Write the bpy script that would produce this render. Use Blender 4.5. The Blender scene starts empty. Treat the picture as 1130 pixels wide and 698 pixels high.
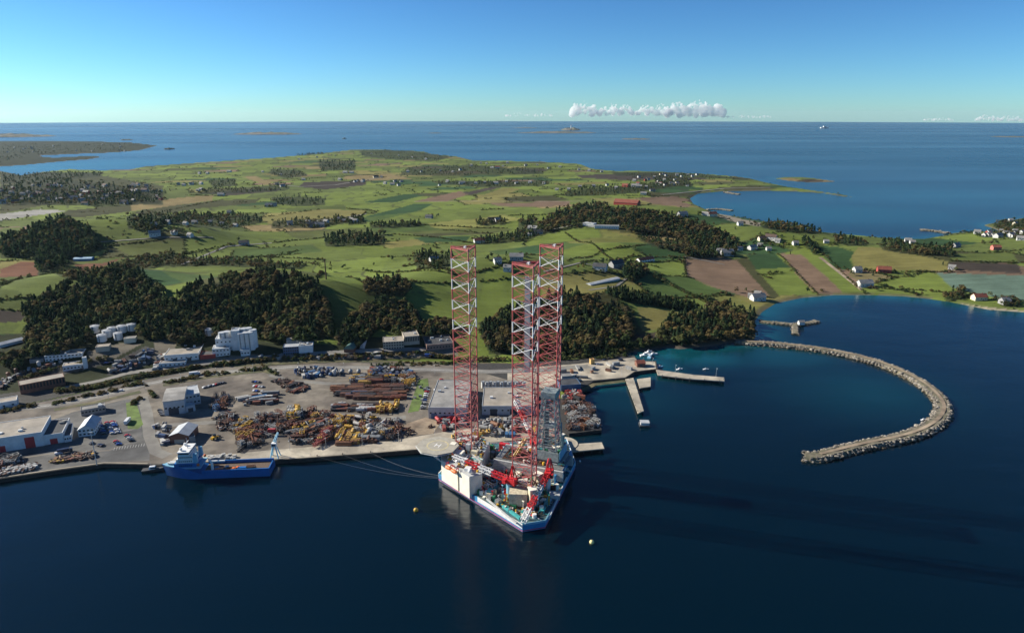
import bpy, bmesh, math, random
import numpy as np
from mathutils import Vector, Matrix
random.seed(7); RNG = np.random.default_rng(11)
S = bpy.context.scene
C = S.collection

# ---------------------------------------------------------------- camera
FPX, PITCH, CAMH = 753.0, math.radians(16.5), 252.0
cam = bpy.data.objects.new('camera', bpy.data.cameras.new('camera'))
C.objects.link(cam)
cam.data.lens = 36.0 * FPX / 1130.0
cam.data.sensor_width = 36.0
cam.data.clip_start = 1.0
cam.data.clip_end = 120000.0
cam.location = (0, 0, CAMH)
cam.rotation_euler = (math.radians(90) - PITCH, 0, 0)
S.camera = cam
S.cycles.use_denoising = True
S.cycles.max_bounces = 6
S.cycles.diffuse_bounces = 2
S.cycles.glossy_bounces = 3
S.cycles.transmission_bounces = 2
S.cycles.volume_bounces = 6
S.cycles.caustics_reflective = False
S.cycles.caustics_refractive = False

# ---------------------------------------------------------------- light
SUN_EL = math.radians(27.0)
SUN_XY = Vector((-0.965, 0.262)).normalized()
W = bpy.data.worlds.new('World'); S.world = W; W.use_nodes = True
nt = W.node_tree
sky = nt.nodes.new('ShaderNodeTexSky'); sky.sky_type = 'NISHITA'; sky.sun_disc = False
sky.sun_elevation = SUN_EL
sky.sun_rotation = math.atan2(SUN_XY.x, SUN_XY.y)
sky.altitude = 0; sky.air_density = 0.75; sky.dust_density = 0.1; sky.ozone_density = 5.5
bg = nt.nodes['Background']; bg.inputs['Strength'].default_value = 0.085
tint = nt.nodes.new('ShaderNodeMix'); tint.data_type = 'RGBA'; tint.blend_type = 'MULTIPLY'; tint.inputs['Factor'].default_value = 1.0
tint.inputs['B'].default_value = (0.71, 0.905, 0.92, 1)          # cool white balance of the photograph
dn = nt.nodes.new('ShaderNodeVectorMath'); dn.operation = 'SCALE'; dn.inputs['Scale'].default_value = 1 / 7.5
gm = nt.nodes.new('ShaderNodeGamma'); gm.inputs['Gamma'].default_value = 1.3          # contrast of the photograph's sky
up = nt.nodes.new('ShaderNodeVectorMath'); up.operation = 'SCALE'; up.inputs['Scale'].default_value = 7.5
nt.links.new(sky.outputs['Color'], tint.inputs['A']); nt.links.new(tint.outputs['Result'], dn.inputs[0]); nt.links.new(dn.outputs[0], gm.inputs['Color']); nt.links.new(gm.outputs['Color'], up.inputs[0]); nt.links.new(up.outputs[0], bg.inputs['Color'])
sl = bpy.data.lights.new('sun', 'SUN'); sl.energy = 5.0; sl.angle = math.radians(0.5); sl.color = (1.0, 0.93, 0.80)
sun = bpy.data.objects.new('sun', sl); C.objects.link(sun)
sdir = Vector((SUN_XY.x * math.cos(SUN_EL), SUN_XY.y * math.cos(SUN_EL), math.sin(SUN_EL)))
sun.rotation_euler = sdir.to_track_quat('Z', 'Y').to_euler()
sun.location = (-400, 300, 500)
S.view_settings.view_transform = 'Standard'
S.view_settings.look = 'None'
S.view_settings.exposure = 0.85
S.view_settings.gamma = 1.0
S.view_settings.use_curve_mapping = False

# ---------------------------------------------------------------- projection helpers
CP, SP = math.cos(PITCH), math.sin(PITCH)
def ray(px, py):
    u, v = px - 565.0, py - 349.0
    return u, FPX * CP - v * SP, -(FPX * SP + v * CP)
def at_z(px, py, z=0.0):                       # pixel -> point on the level z
    a, b, c = ray(px, py)
    t = (z - CAMH) / c
    return Vector((a * t, b * t, z))
def at_d(px, py, d):                           # pixel -> point at ground distance d
    a, b, c = ray(px, py)
    t = d / b
    return Vector((a * t, d, CAMH + c * t))
def project(x, y, z):
    dz = z - CAMH
    dep = y * CP - dz * SP
    return 565 + FPX * x / dep, 349 - FPX * (y * SP + dz * CP) / dep

# ---------------------------------------------------------------- materials
MATS = {}
def mat(name, col=(0.5, 0.5, 0.5), rough=0.7, metal=0.0, var=0.18, scale=0.5, bump=0.0, objcol=False, attr=None, col2=None, spec=0.5):
    """procedural material: base colour broken up by noise at two sizes, a little bump"""
    if name in MATS: return MATS[name]
    m = bpy.data.materials.new(name); m.use_nodes = True
    n = m.node_tree.nodes; l = m.node_tree.links
    b = n['Principled BSDF']
    b.inputs['Roughness'].default_value = rough; b.inputs['Metallic'].default_value = metal
    b.inputs['Specular IOR Level'].default_value = spec
    tc = n.new('ShaderNodeTexCoord')
    nz = n.new('ShaderNodeTexNoise'); nz.inputs['Scale'].default_value = scale; nz.inputs['Detail'].default_value = 6; nz.inputs['Roughness'].default_value = 0.65
    l.new(tc.outputs['Object'], nz.inputs['Vector'])
    mp = n.new('ShaderNodeMapRange'); mp.inputs['From Min'].default_value = 0.3; mp.inputs['From Max'].default_value = 0.7
    mp.inputs['To Min'].default_value = 1 - var * 1.4; mp.inputs['To Max'].default_value = 1 + var
    l.new(nz.outputs['Fac'], mp.inputs['Value'])
    if attr:
        src = n.new('ShaderNodeAttribute'); src.attribute_name = attr; out = src.outputs['Color']
    elif objcol:
        src = n.new('ShaderNodeObjectInfo'); out = src.outputs['Color']
    else:
        src = n.new('ShaderNodeRGB'); src.outputs[0].default_value = (*col, 1); out = src.outputs[0]
        if col2:
            mx = n.new('ShaderNodeMix'); mx.data_type = 'RGBA'
            nz2 = n.new('ShaderNodeTexNoise'); nz2.inputs['Scale'].default_value = scale * 0.4; nz2.inputs['Detail'].default_value = 4
            l.new(tc.outputs['Object'], nz2.inputs['Vector'])
            rp = n.new('ShaderNodeMapRange'); rp.inputs['From Min'].default_value = 0.42; rp.inputs['From Max'].default_value = 0.6
            l.new(nz2.outputs['Fac'], rp.inputs['Value'])
            l.new(rp.outputs['Result'], mx.inputs['Factor'])
            l.new(out, mx.inputs['A']); mx.inputs['B'].default_value = (*col2, 1); out = mx.outputs['Result']
    mul = n.new('ShaderNodeVectorMath'); mul.operation = 'SCALE'
    l.new(out, mul.inputs[0]); l.new(mp.outputs['Result'], mul.inputs['Scale'])
    l.new(mul.outputs[0], b.inputs['Base Color'])
    if bump:
        bp = n.new('ShaderNodeBump'); bp.inputs['Strength'].default_value = bump; bp.inputs['Distance'].default_value = 0.3
        l.new(nz.outputs['Fac'], bp.inputs['Height']); l.new(bp.outputs['Normal'], b.inputs['Normal'])
    m.diffuse_color = (*col, 1)
    MATS[name] = m
    return m

# ---------------------------------------------------------------- mesh builder
class MB:
    def __init__(s): s.v = []; s.f = []; s.m = []; s.mi = 0
    def add(s, vs, fs):
        o = len(s.v); s.v += [tuple(p) for p in vs]
        for f in fs: s.f.append(tuple(i + o for i in f)); s.m.append(s.mi)
        return s
    def box(s, c, d, rz=0.0, taper=1.0):
        x, y, z = d[0] / 2, d[1] / 2, d[2]
        cs, sn = math.cos(rz), math.sin(rz)
        vs = []
        for k, t in ((0, 1.0), (1, taper)):
            for sx, sy in ((-1, -1), (1, -1), (1, 1), (-1, 1)):
                px, py = sx * x * t, sy * y * t
                vs.append((c[0] + px * cs - py * sn, c[1] + px * sn + py * cs, c[2] + k * z))
        return s.add(vs, [(3, 2, 1, 0), (4, 5, 6, 7), (0, 1, 5, 4), (1, 2, 6, 5), (2, 3, 7, 6), (3, 0, 4, 7)])
    def prism(s, poly, z0, z1, top=None):
        n = len(poly); top = top or poly
        ar = sum(poly[i][0] * poly[(i + 1) % n][1] - poly[(i + 1) % n][0] * poly[i][1] for i in range(n))
        if ar < 0: poly = poly[::-1]; top = top[::-1]
        z0f = z0 if callable(z0) else (lambda p: z0); z1f = z1 if callable(z1) else (lambda p: z1)
        vs = [(p[0], p[1], z0f(p)) for p in poly] + [(p[0], p[1], z1f(p)) for p in top]
        fs = [tuple(range(n))[::-1], tuple(range(n, 2 * n))] + [(i, (i + 1) % n, n + (i + 1) % n, n + i) for i in range(n)]
        return s.add(vs, fs)
    def beam(s, a, b, w, n=4, w2=None):
        a, b = Vector(a), Vector(b); d = b - a
        if d.length < 1e-6: return s
        d.normalize()
        u = d.orthogonal().normalized() if abs(d.z) < 0.99 else Vector((1, 0, 0))
        if abs(d.z) < 0.99: u = d.cross(Vector((0, 0, 1))).normalized()
        v = d.cross(u)
        w2 = w if w2 is None else w2
        k0 = math.sqrt(0.5) if n == 4 else 0.5
        vs = []
        for p, ww in ((a, w), (b, w2)):
            for i in range(n):
                t = 2 * math.pi * (i + 0.5) / n
                vs.append(p + u * math.cos(t) * ww * k0 + v * math.sin(t) * ww * k0)
        fs = [tuple(range(n))[::-1], tuple(range(n, 2 * n))] + [(i, (i + 1) % n, n + (i + 1) % n, n + i) for i in range(n)]
        return s.add(vs, fs)
    def cyl(s, c, r, h, n=12, r2=None):
        r2 = r if r2 is None else r2
        vs = [(c[0] + r * math.cos(2 * math.pi * i / n), c[1] + r * math.sin(2 * math.pi * i / n), c[2]) for i in range(n)]
        vs += [(c[0] + r2 * math.cos(2 * math.pi * i / n), c[1] + r2 * math.sin(2 * math.pi * i / n), c[2] + h) for i in range(n)]
        return s.add(vs, [tuple(range(n))[::-1], tuple(range(n, 2 * n))] + [(i, (i + 1) % n, n + (i + 1) % n, n + i) for i in range(n)])
    def hcyl(s, a, b, r, n=10): return s.beam(a, b, 2 * r, n)
    def ball(s, c, r, nu=8, nv=5, sz=1.0):
        vs = [(c[0], c[1], c[2] - r * sz)]
        for j in range(1, nv):
            t = -math.pi / 2 + math.pi * j / nv
            for i in range(nu):
                p = 2 * math.pi * i / nu
                vs.append((c[0] + r * math.cos(t) * math.cos(p), c[1] + r * math.cos(t) * math.sin(p), c[2] + r * sz * math.sin(t)))
        vs.append((c[0], c[1], c[2] + r * sz)); L = len(vs) - 1
        fs = [(0, 1 + (i + 1) % nu, 1 + i) for i in range(nu)]
        for j in range(nv - 2):
            for i in range(nu):
                a = 1 + j * nu + i; b = 1 + j * nu + (i + 1) % nu
                fs.append((a, b, b + nu, a + nu))
        o = 1 + (nv - 2) * nu
        fs += [(L, o + i, o + (i + 1) % nu) for i in range(nu)]
        return s.add(vs, fs)
    def mesh(s, name, mats, smooth=False):
        me = bpy.data.meshes.new(name); me.from_pydata(s.v, [], s.f)
        if not isinstance(mats, (list, tuple)): mats = [mats]
        for m in mats: me.materials.append(m)
        if len(mats) > 1: me.polygons.foreach_set('material_index', s.m)
        if smooth: me.polygons.foreach_set('use_smooth', [True] * len(me.polygons))
        me.update()
        return me
    def build(s, name, mats, parent=None, smooth=False, **kw):
        return link(name, s.mesh(name, mats, smooth), parent, **kw)
KIDS = {}
def link(name, me, parent=None, label=None, cat=None, group=None, kind=None, loc=None, rz=None):
    o = bpy.data.objects.new(name, me); C.objects.link(o)
    if parent:
        o.parent = parent; KIDS.setdefault(parent.name, []).append(o)
    if loc is not None: o.location = loc
    if rz is not None: o.rotation_euler = (0, 0, rz)
    return tag(o, label, cat, group, kind)
def tag(o, label=None, cat=None, group=None, kind=None):
    if label: o['label'] = label
    if cat: o['category'] = cat
    if group: o['group'] = group
    if kind: o['kind'] = kind
    return o
def thing(name, label, cat, loc=(0, 0, 0), rz=0.0, group=None):
    return link(name, None, None, label, cat, group, None, loc, rz)
NEWKIDS = []
def copy_tree(o, parent=None):
    c = o.copy(); C.objects.link(c); c.parent = parent
    for ch in KIDS.get(o.name, ()): NEWKIDS.append(copy_tree(ch, c))
    return c
def dup(root, loc, rz, label=None, group=None, color=None, scale=None):
    NEWKIDS.clear(); r = copy_tree(root); r.location = loc; r.rotation_euler = (0, 0, rz)
    if label: r['label'] = label
    if group: r['group'] = group
    if scale: r.scale = scale
    if color:
        r.color = (*color, 1)
        for ch in NEWKIDS: ch.color = (*color, 1)
    return r
# ================================================================ THE SETTING: land and sea
def W0(pts): return [at_z(x, y, 0.0)[:2] for x, y in pts]
MAIN_PX = [(-260,565),(0,527),(60,519),(115,511),(160,511),(176,512),(195,510),(300,507),(400,500),(462,495),(540,488),(612,481),(640,468),(640,440),(655,424),(690,421),(700,412),(728,409),(726,400),(704,399),(702,391),(722,388),(735,386),(752,388),(790,384),(815,380),(838,380),
 (842,372),(838,358),(848,345),(862,336),(890,330),(925,327),(960,327),(1000,328.5),(1025,331),(1045,334),(1075,340),(1090,343),(1130,346),(1300,360),
 (1900,330),(1900,250),(1300,238),(1130,240),(1110,243),(1090,246),(1080,248),(1092,252),(1098,254.5),(1070,255),(1045,257),(1040,259),(1012,263.5),(975,262.5),(945,260),(926,259),(895,257),(870,253.5),(836,248),(816,243),(796,237),(782,231),(768,225),(764,219),(773,213.5),(800,211),(850,210.5),(880,211.5),(905,213),(930,217),(950,219),(935,215.5),(900,210.5),(873,206.5),(850,202),(830,197),(812,194.5),(780,192),(740,190),(700,188.5),(680,189),(655,186.5),(642,181),(612,179),(560,177.5),(525,177.5),(505,172.5),(478,170),(468,167),(430,165.5),(400,165),(385,165.5),(350,169.5),(300,174),(240,178),(203,180.5),(183,182),(159,183.5),(142,187),(114,188),(77,186.5),(43,190),(24,193),(10,190),(0,188),(-150,195),(-700,205),(-2500,240),(-2500,420)]
ISL_PX = [(-500,153),(0,156),(51,155.5),(92,156),(142,157),(175,160.5),(155,166),(122,168.6),(81,170),(41,172),(61,174),(98,172),(116,173),(98,176),(71,178),(30,182),(0,184),(-200,188),(-900,195)]
SKERRY_PX = [(850,196.5),(870,195.3),(895,196),(925,200.3),(912,201.3),(890,201.5),(868,199.5)]
LANDS = [np.array(W0(p)) for p in (MAIN_PX, ISL_PX, SKERRY_PX)]
def inside(poly, X, Y):
    c = np.zeros(X.shape, bool); n = len(poly)
    for i in range(n):
        x0, y0 = poly[i]; x1, y1 = poly[(i + 1) % n]
        if y0 == y1: continue
        k = ((y0 > Y) != (y1 > Y)) & (X < (x1 - x0) * (Y - y0) / (y1 - y0) + x0)
        c ^= k
    return c
def sdist(poly, X, Y):
    d = np.full(X.shape, 1e12); n = len(poly)
    for i in range(n):
        x0, y0 = poly[i]; x1, y1 = poly[(i + 1) % n]
        ex, ey = x1 - x0, y1 - y0; L = ex * ex + ey * ey + 1e-9
        t = np.clip(((X - x0) * ex + (Y - y0) * ey) / L, 0, 1)
        d = np.minimum(d, (X - x0 - t * ex) ** 2 + (Y - y0 - t * ey) ** 2)
    d = np.sqrt(d)
    return np.where(inside(poly, X, Y), d, -d)
def land_sd(X, Y):
    r = np.full(X.shape, -1e9)
    for p in LANDS: r = np.maximum(r, sdist(p, X, Y))
    return r
def vnoise(X, Y, seed=0):
    xi = np.floor(X).astype(np.int64); yi = np.floor(Y).astype(np.int64); fx = X - xi; fy = Y - yi
    fx = fx * fx * (3 - 2 * fx); fy = fy * fy * (3 - 2 * fy)
    def h(a, b):
        n = (a * 374761393 + b * 668265263 + seed * 982451653) & 0x7fffffff
        n = ((n ^ (n >> 13)) * 1274126177) & 0x7fffffff
        return ((n ^ (n >> 16)) & 0xffff) / 65535.0
    return (h(xi, yi) * (1 - fx) + h(xi + 1, yi) * fx) * (1 - fy) + (h(xi, yi + 1) * (1 - fx) + h(xi + 1, yi + 1) * fx) * fy
def fbm(X, Y, seed=0, o=4):
    s = 0; a = 0.5
    for k in range(o): s = s + a * vnoise(X * 2 ** k, Y * 2 ** k, seed + k); a *= 0.5
    return s
# hills: centre (x, y), radii, turn, height
HILLS = [(-300,850,150,75,0.15,43), (-210,800,70,55,0,16), (-560,900,150,90,0.2,36), (-700,780,120,80,0.0,20), (-430,760,60,50,0,8),
         (-800,1330,170,110,0.1,40), (-620,1300,90,70,0,22), (-60,980,120,70,0.0,20), (-130,900,60,60,0,10), (60,1010,170,110,0.1,27), (110,860,70,50,0,14),
         (300,1560,330,110,-0.25,36), (180,1420,150,120,0,20), (470,1360,170,70,-0.5,20), (270,1180,120,45,-0.1,15), (140,1190,110,80,0,12),
         (-250,3300,700,300,0,6), (600,2300,500,250,0,6), (-1500,2200,500,300,0,15), (700,1180,150,80,0,8), (1150,1250,150,120,0,14),(1330,1750,160,70,0,14)]
def height(X, Y, sd):
    ramp = np.clip(sd / 260.0, 0, 1); ramp = ramp * ramp * (3 - 2 * ramp)
    z = 2.2 + 11 * ramp + ramp * (fbm(X / 420, Y / 420, 3) - 0.45) * 11 + ramp * (fbm(X / 60, Y / 60, 9, 3) - 0.45) * 3
    z = 2.2 + (z - 2.2) * (1 - .55 * np.clip((Y - 1700) / 1500, 0, 1))
    for cx, cy, rx, ry, a, hh in HILLS:
        dx, dy = X - cx, Y - cy
        u = (dx * math.cos(a) + dy * math.sin(a)) / rx; v = (-dx * math.sin(a) + dy * math.cos(a)) / ry
        z = z + hh * np.exp(-(u * u + v * v)) * np.clip(sd / 60.0, 0, 1)
    # the flat made ground of the harbour yard
    fl = np.clip((735 - Y + np.where(X < 0, 0.13 * X, -0.05 * X)) / 45.0, 0, 1); fl = fl * fl * (3 - 2 * fl)
    fl = np.where(X > 170, 0, fl)
    z = z * (1 - fl) + 2.0 * fl
    shore = np.clip((sd + 6) / 22.0, 0, 1)
    return -4.0 + (z + 4.0) * shore
# fan of rows (closer together where the land is near), used for the mesh and for placing things
NC, NR = 900, 460
TA = np.linspace(-1.02, 1.02, NC)
VV = np.linspace(620 - 349, 154.5 - 349, NR)
DD = CAMH / np.tan(PITCH + np.arctan(VV / FPX))          # forward distance of each row
GX = DD[:, None] * TA[None, :]; GY = np.repeat(DD[:, None], NC, 1)
GSD = land_sd(GX, GY)
GZ = height(GX, GY, GSD)
def ground_z(x, y):
    c = (x / y - TA[0]) / (TA[1] - TA[0])
    v = FPX * math.tan(math.atan2(CAMH, y) - PITCH)
    r = (v - VV[0]) / (VV[1] - VV[0])
    c = min(max(c, 0), NC - 1.001); r = min(max(r, 0), NR - 1.001)
    i, j = int(r), int(c); a, b = r - i, c - j
    return float((GZ[i, j] * (1 - b) + GZ[i, j + 1] * b) * (1 - a) + (GZ[i + 1, j] * (1 - b) + GZ[i + 1, j + 1] * b) * a)
def gp(px, py):                                # pixel -> first point of the land on that line of sight
    a, b, c = ray(px, py)
    col = (a / b - TA[0]) / (TA[1] - TA[0]); col = min(max(col, 0), NC - 1.001); j = int(col); f = col - j
    prof = np.maximum(GZ[:, j] * (1 - f) + GZ[:, j + 1] * f, 0.0)
    rz = CAMH + DD * (c / b)
    k = np.nonzero(rz < prof)[0]
    if len(k) == 0: return None
    k = k[0]
    if k == 0: d = DD[0]
    else:
        e0 = rz[k - 1] - prof[k - 1]; e1 = rz[k] - prof[k]; t = e0 / (e0 - e1 + 1e-9)
        d = DD[k - 1] + (DD[k] - DD[k - 1]) * t
    t = d / b
    return Vector((a * t, d, CAMH + c * t))

# ---- field colours (what grows there), by vertex
COL = dict(g1=(.128,.165,.036), g2=(.096,.122,.032), g3=(.034,.070,.026), br=(.165,.112,.075), db=(.052,.042,.034), lb=(.20,.155,.07), hay=(.18,.165,.055),
           ol=(.060,.062,.026), gr=(.11,.165,.125), pav=(.30,.29,.26), red=(.16,.075,.045), wood=(.030,.036,.018), sand=(.30,.26,.19), rock=(.15,.13,.105), lot=(.085,.082,.078), yard=(.17,.15,.12), wall=(.050,.052,.030))
FIELDS = [
 ('wood',[(-300,150),(180,150),(180,165),(120,178),(0,186),(-300,190)]),
 ('g2',[(0,225),(60,224),(50,231),(0,236)]),('pav',[(-60,240),(0,236),(45,231),(75,232.5),(10,242),(-60,250)]),('ol',[(75,232),(145,226),(145,233),(90,240),(60,240)]),
 ('lb',[(145,226),(190,219),(235,215),(235,221),(190,227),(145,233)]),('ol',[(145,234),(190,227),(241,221),(288,219),(282,224),(221,230),(160,239)]),
 ('g2',[(81,249),(142,250),(174,263),(115,270),(100,262)]),('g2',[(0,252),(25,250),(25,262),(0,266)]),('g1',[(121,271),(174,266),(230,265),(232,277),(195,282),(147,284)]),
 ('red',[(0,297),(23,289),(44,289),(42,304),(0,306)]),('red',[(80,291),(110,291),(137,284),(112,295),(92,300)]),('g2',[(0,309),(76,304),(57,315),(23,318),(0,314)]),
 ('g2',[(-40,316),(0,318),(23,322),(30,336),(18,342),(-40,338)]),('db',[(-40,341),(32,343),(23,355),(-40,357)]),('g2',[(-40,361),(23,358),(14,366),(-40,368)]),
 ('g1',[(174,296),(230,295),(287,297),(223,309),(211,315),(190,306)]),('g1',[(287,298),(345,301),(390,308),(400,318),(360,309),(300,303)]),
 ('hay',[(280,241),(353,231),(404,232),(394,242),(339,250),(300,248)]),('db',[(221,213),(272,209),(310,208),(306,211),(251,216)]),('db',[(335,201),(404,199),(404,204),(359,209),(330,206)]),
 ('lb',[(267,195),(282,194),(302,203),(294,204)]),('br',[(457,222),(506,211),(522,213),(494,222)]),('g3',[(402,223),(447,214),(470,215),(437,223)]),('db',[(510,213),(543,206),(551,207),(520,215)]),
 ('br',[(539,224),(610,223),(610,228),(551,228)]),('g3',[(392,242),(457,225),(478,225),(461,233),(410,245)]),('hay',[(522,220),(555,207),(575,208),(563,213)]),('lb',[(380,194),(431,192),(457,198),(410,199),(380,198)]),
 ('br',[(580,227),(592,222),(629,222),(629,227)]),('br',[(708,221),(731,219),(763,225),(759,229),(722,225)]),('db',[(636,193),(690,192),(745,193),(745,198),(690,199),(640,196)]),
 ('br',[(755,284),(791,277.5),(797,283),(817,288),(855,325),(848,329),(822,327),(780,315),(757,303)]),('ol',[(812,286),(824,283),(861,327),(853,330)]),
 ('g3',[(824,281),(855,279.5),(872,295),(834,297)]),('g1',[(834,297),(872,295),(899,323.5),(860,326)]),('br',[(860,279.5),(885,281),(931,323.5),(904,325)]),('g1',[(882,272),(899,272),(953,323.5),(932,324),(887,282)]),
 ('g3',[(899,271),(924,272),(947,279.5),(938,286),(942,297),(922,297)]),('hay',[(948,272),(969,273),(1046,288),(1046,299),(943,297),(939,283)]),('g1',[(934,301),(1031,299),(1050,321),(952,314)]),
 ('gr',[(1033,301),(1130,304),(1200,306),(1200,337),(1130,332),(1080,325),(1050,317)]),('db',[(1046,289),(1123,291),(1128,302),(1048,297)]),('g2',[(1048,280),(1117,278),(1123,289),(1050,287)]),
 ('hay',[(703,338),(765,346),(750,361),(708,365)]),('g1',[(600,262),(655,250),(720,268),(640,290),(600,285)]),('g1',[(705,290),(752,284),(757,303),(840,340),(800,348),(720,315)]),('g1',[(670,318),(715,312),(790,346),(770,345)]),
 ('ol',[(0,200),(90,190),(180,205),(180,226),(60,224),(0,236)]),('ol',[(0,189),(60,190),(60,200),(0,205)]),
 ('g1',[(230,262),(420,250),(470,262),(440,282),(330,290),(232,282)]),('g1',[(400,240),(540,225),(600,232),(590,255),(440,258)]),('g2',[(440,262),(540,262),(580,280),(540,330),(470,330),(420,300)]),('g1',[(535,300),(590,290),(600,330),(560,345),(530,335)]),
 ('wood',[(-60,375),(60,365),(150,360),(240,368),(300,378),(370,380),(400,372),(500,372),(500,396),(400,398),(300,400),(240,404),(150,420),(60,440),(-60,462)]),
 ('hay',[(415,268),(480,262),(500,266),(430,274)]),('g3',[(455,262),(520,260),(515,266),(470,268)]),
]
PXX, PYY = project(GX, GY, GZ)
def rgb(k): return np.array(COL[k])
cols = np.zeros((NR, NC, 3))
# patchwork of meadow strips: a jittered grid of plots, each with its own crop
A1 = 0.35
u = (GX * math.cos(A1) + GY * math.sin(A1)) / 150 + (fbm(GX / 300, GY / 300, 21) - .5) * 1.2; v = (-GX * math.sin(A1) + GY * math.cos(A1)) / 95 + (fbm(GX / 300, GY / 300, 31) - .5) * 1.2
pu = np.floor(u + 0.5 * (np.floor(v) % 2)); pv = np.floor(v)
hv = np.abs(np.sin(pu * 12.9898 + pv * 78.233) * 43758.5453) % 1.0
hv2 = np.abs(np.sin(pu * 39.3461 + pv * 11.135) * 24634.6345) % 1.0
pal = [('g1', .40), ('g2', .70), ('g3', .77), ('hay', .85), ('ol', .92), ('br', .955), ('db', .97), ('lb', 1.01)]
lo = 0
for k, hi in pal:
    cols[(hv >= lo) & (hv < hi)] = rgb(k); lo = hi
cols *= (0.80 + 0.45 * hv2)[..., None]
uu = u + 0.5 * (np.floor(v) % 2); ed = np.minimum(np.abs(uu - np.round(uu)) * 150, np.abs(v - np.round(v)) * 95)   # stone walls and ditches between plots
edm = np.clip(1.6 - ed / (1.2 + GY / 1400), 0, 1)[..., None] * (hv2 > .2)[..., None]; cols = cols * (1 - .75 * edm) + rgb('wall') * .75 * edm
for k, poly in FIELDS:
    m = inside(poly, PXX, PYY)
    big = .38 if (abs(max(p[0] for p in poly) - min(p[0] for p in poly)) > 110 and k in ('g1', 'g2')) else 1.0
    cols[m] = cols[m] * (1 - big) + big * rgb(k) * (0.93 + 0.14 * ((hash(str(poly)) if False else len(poly) * 7 + int(poly[0][0])) % 10) / 10)
def paint(poly, k, w=1.0):
    m = inside(poly, PXX, PYY); cols[m] = cols[m] * (1 - w) + rgb(k) * w
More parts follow.
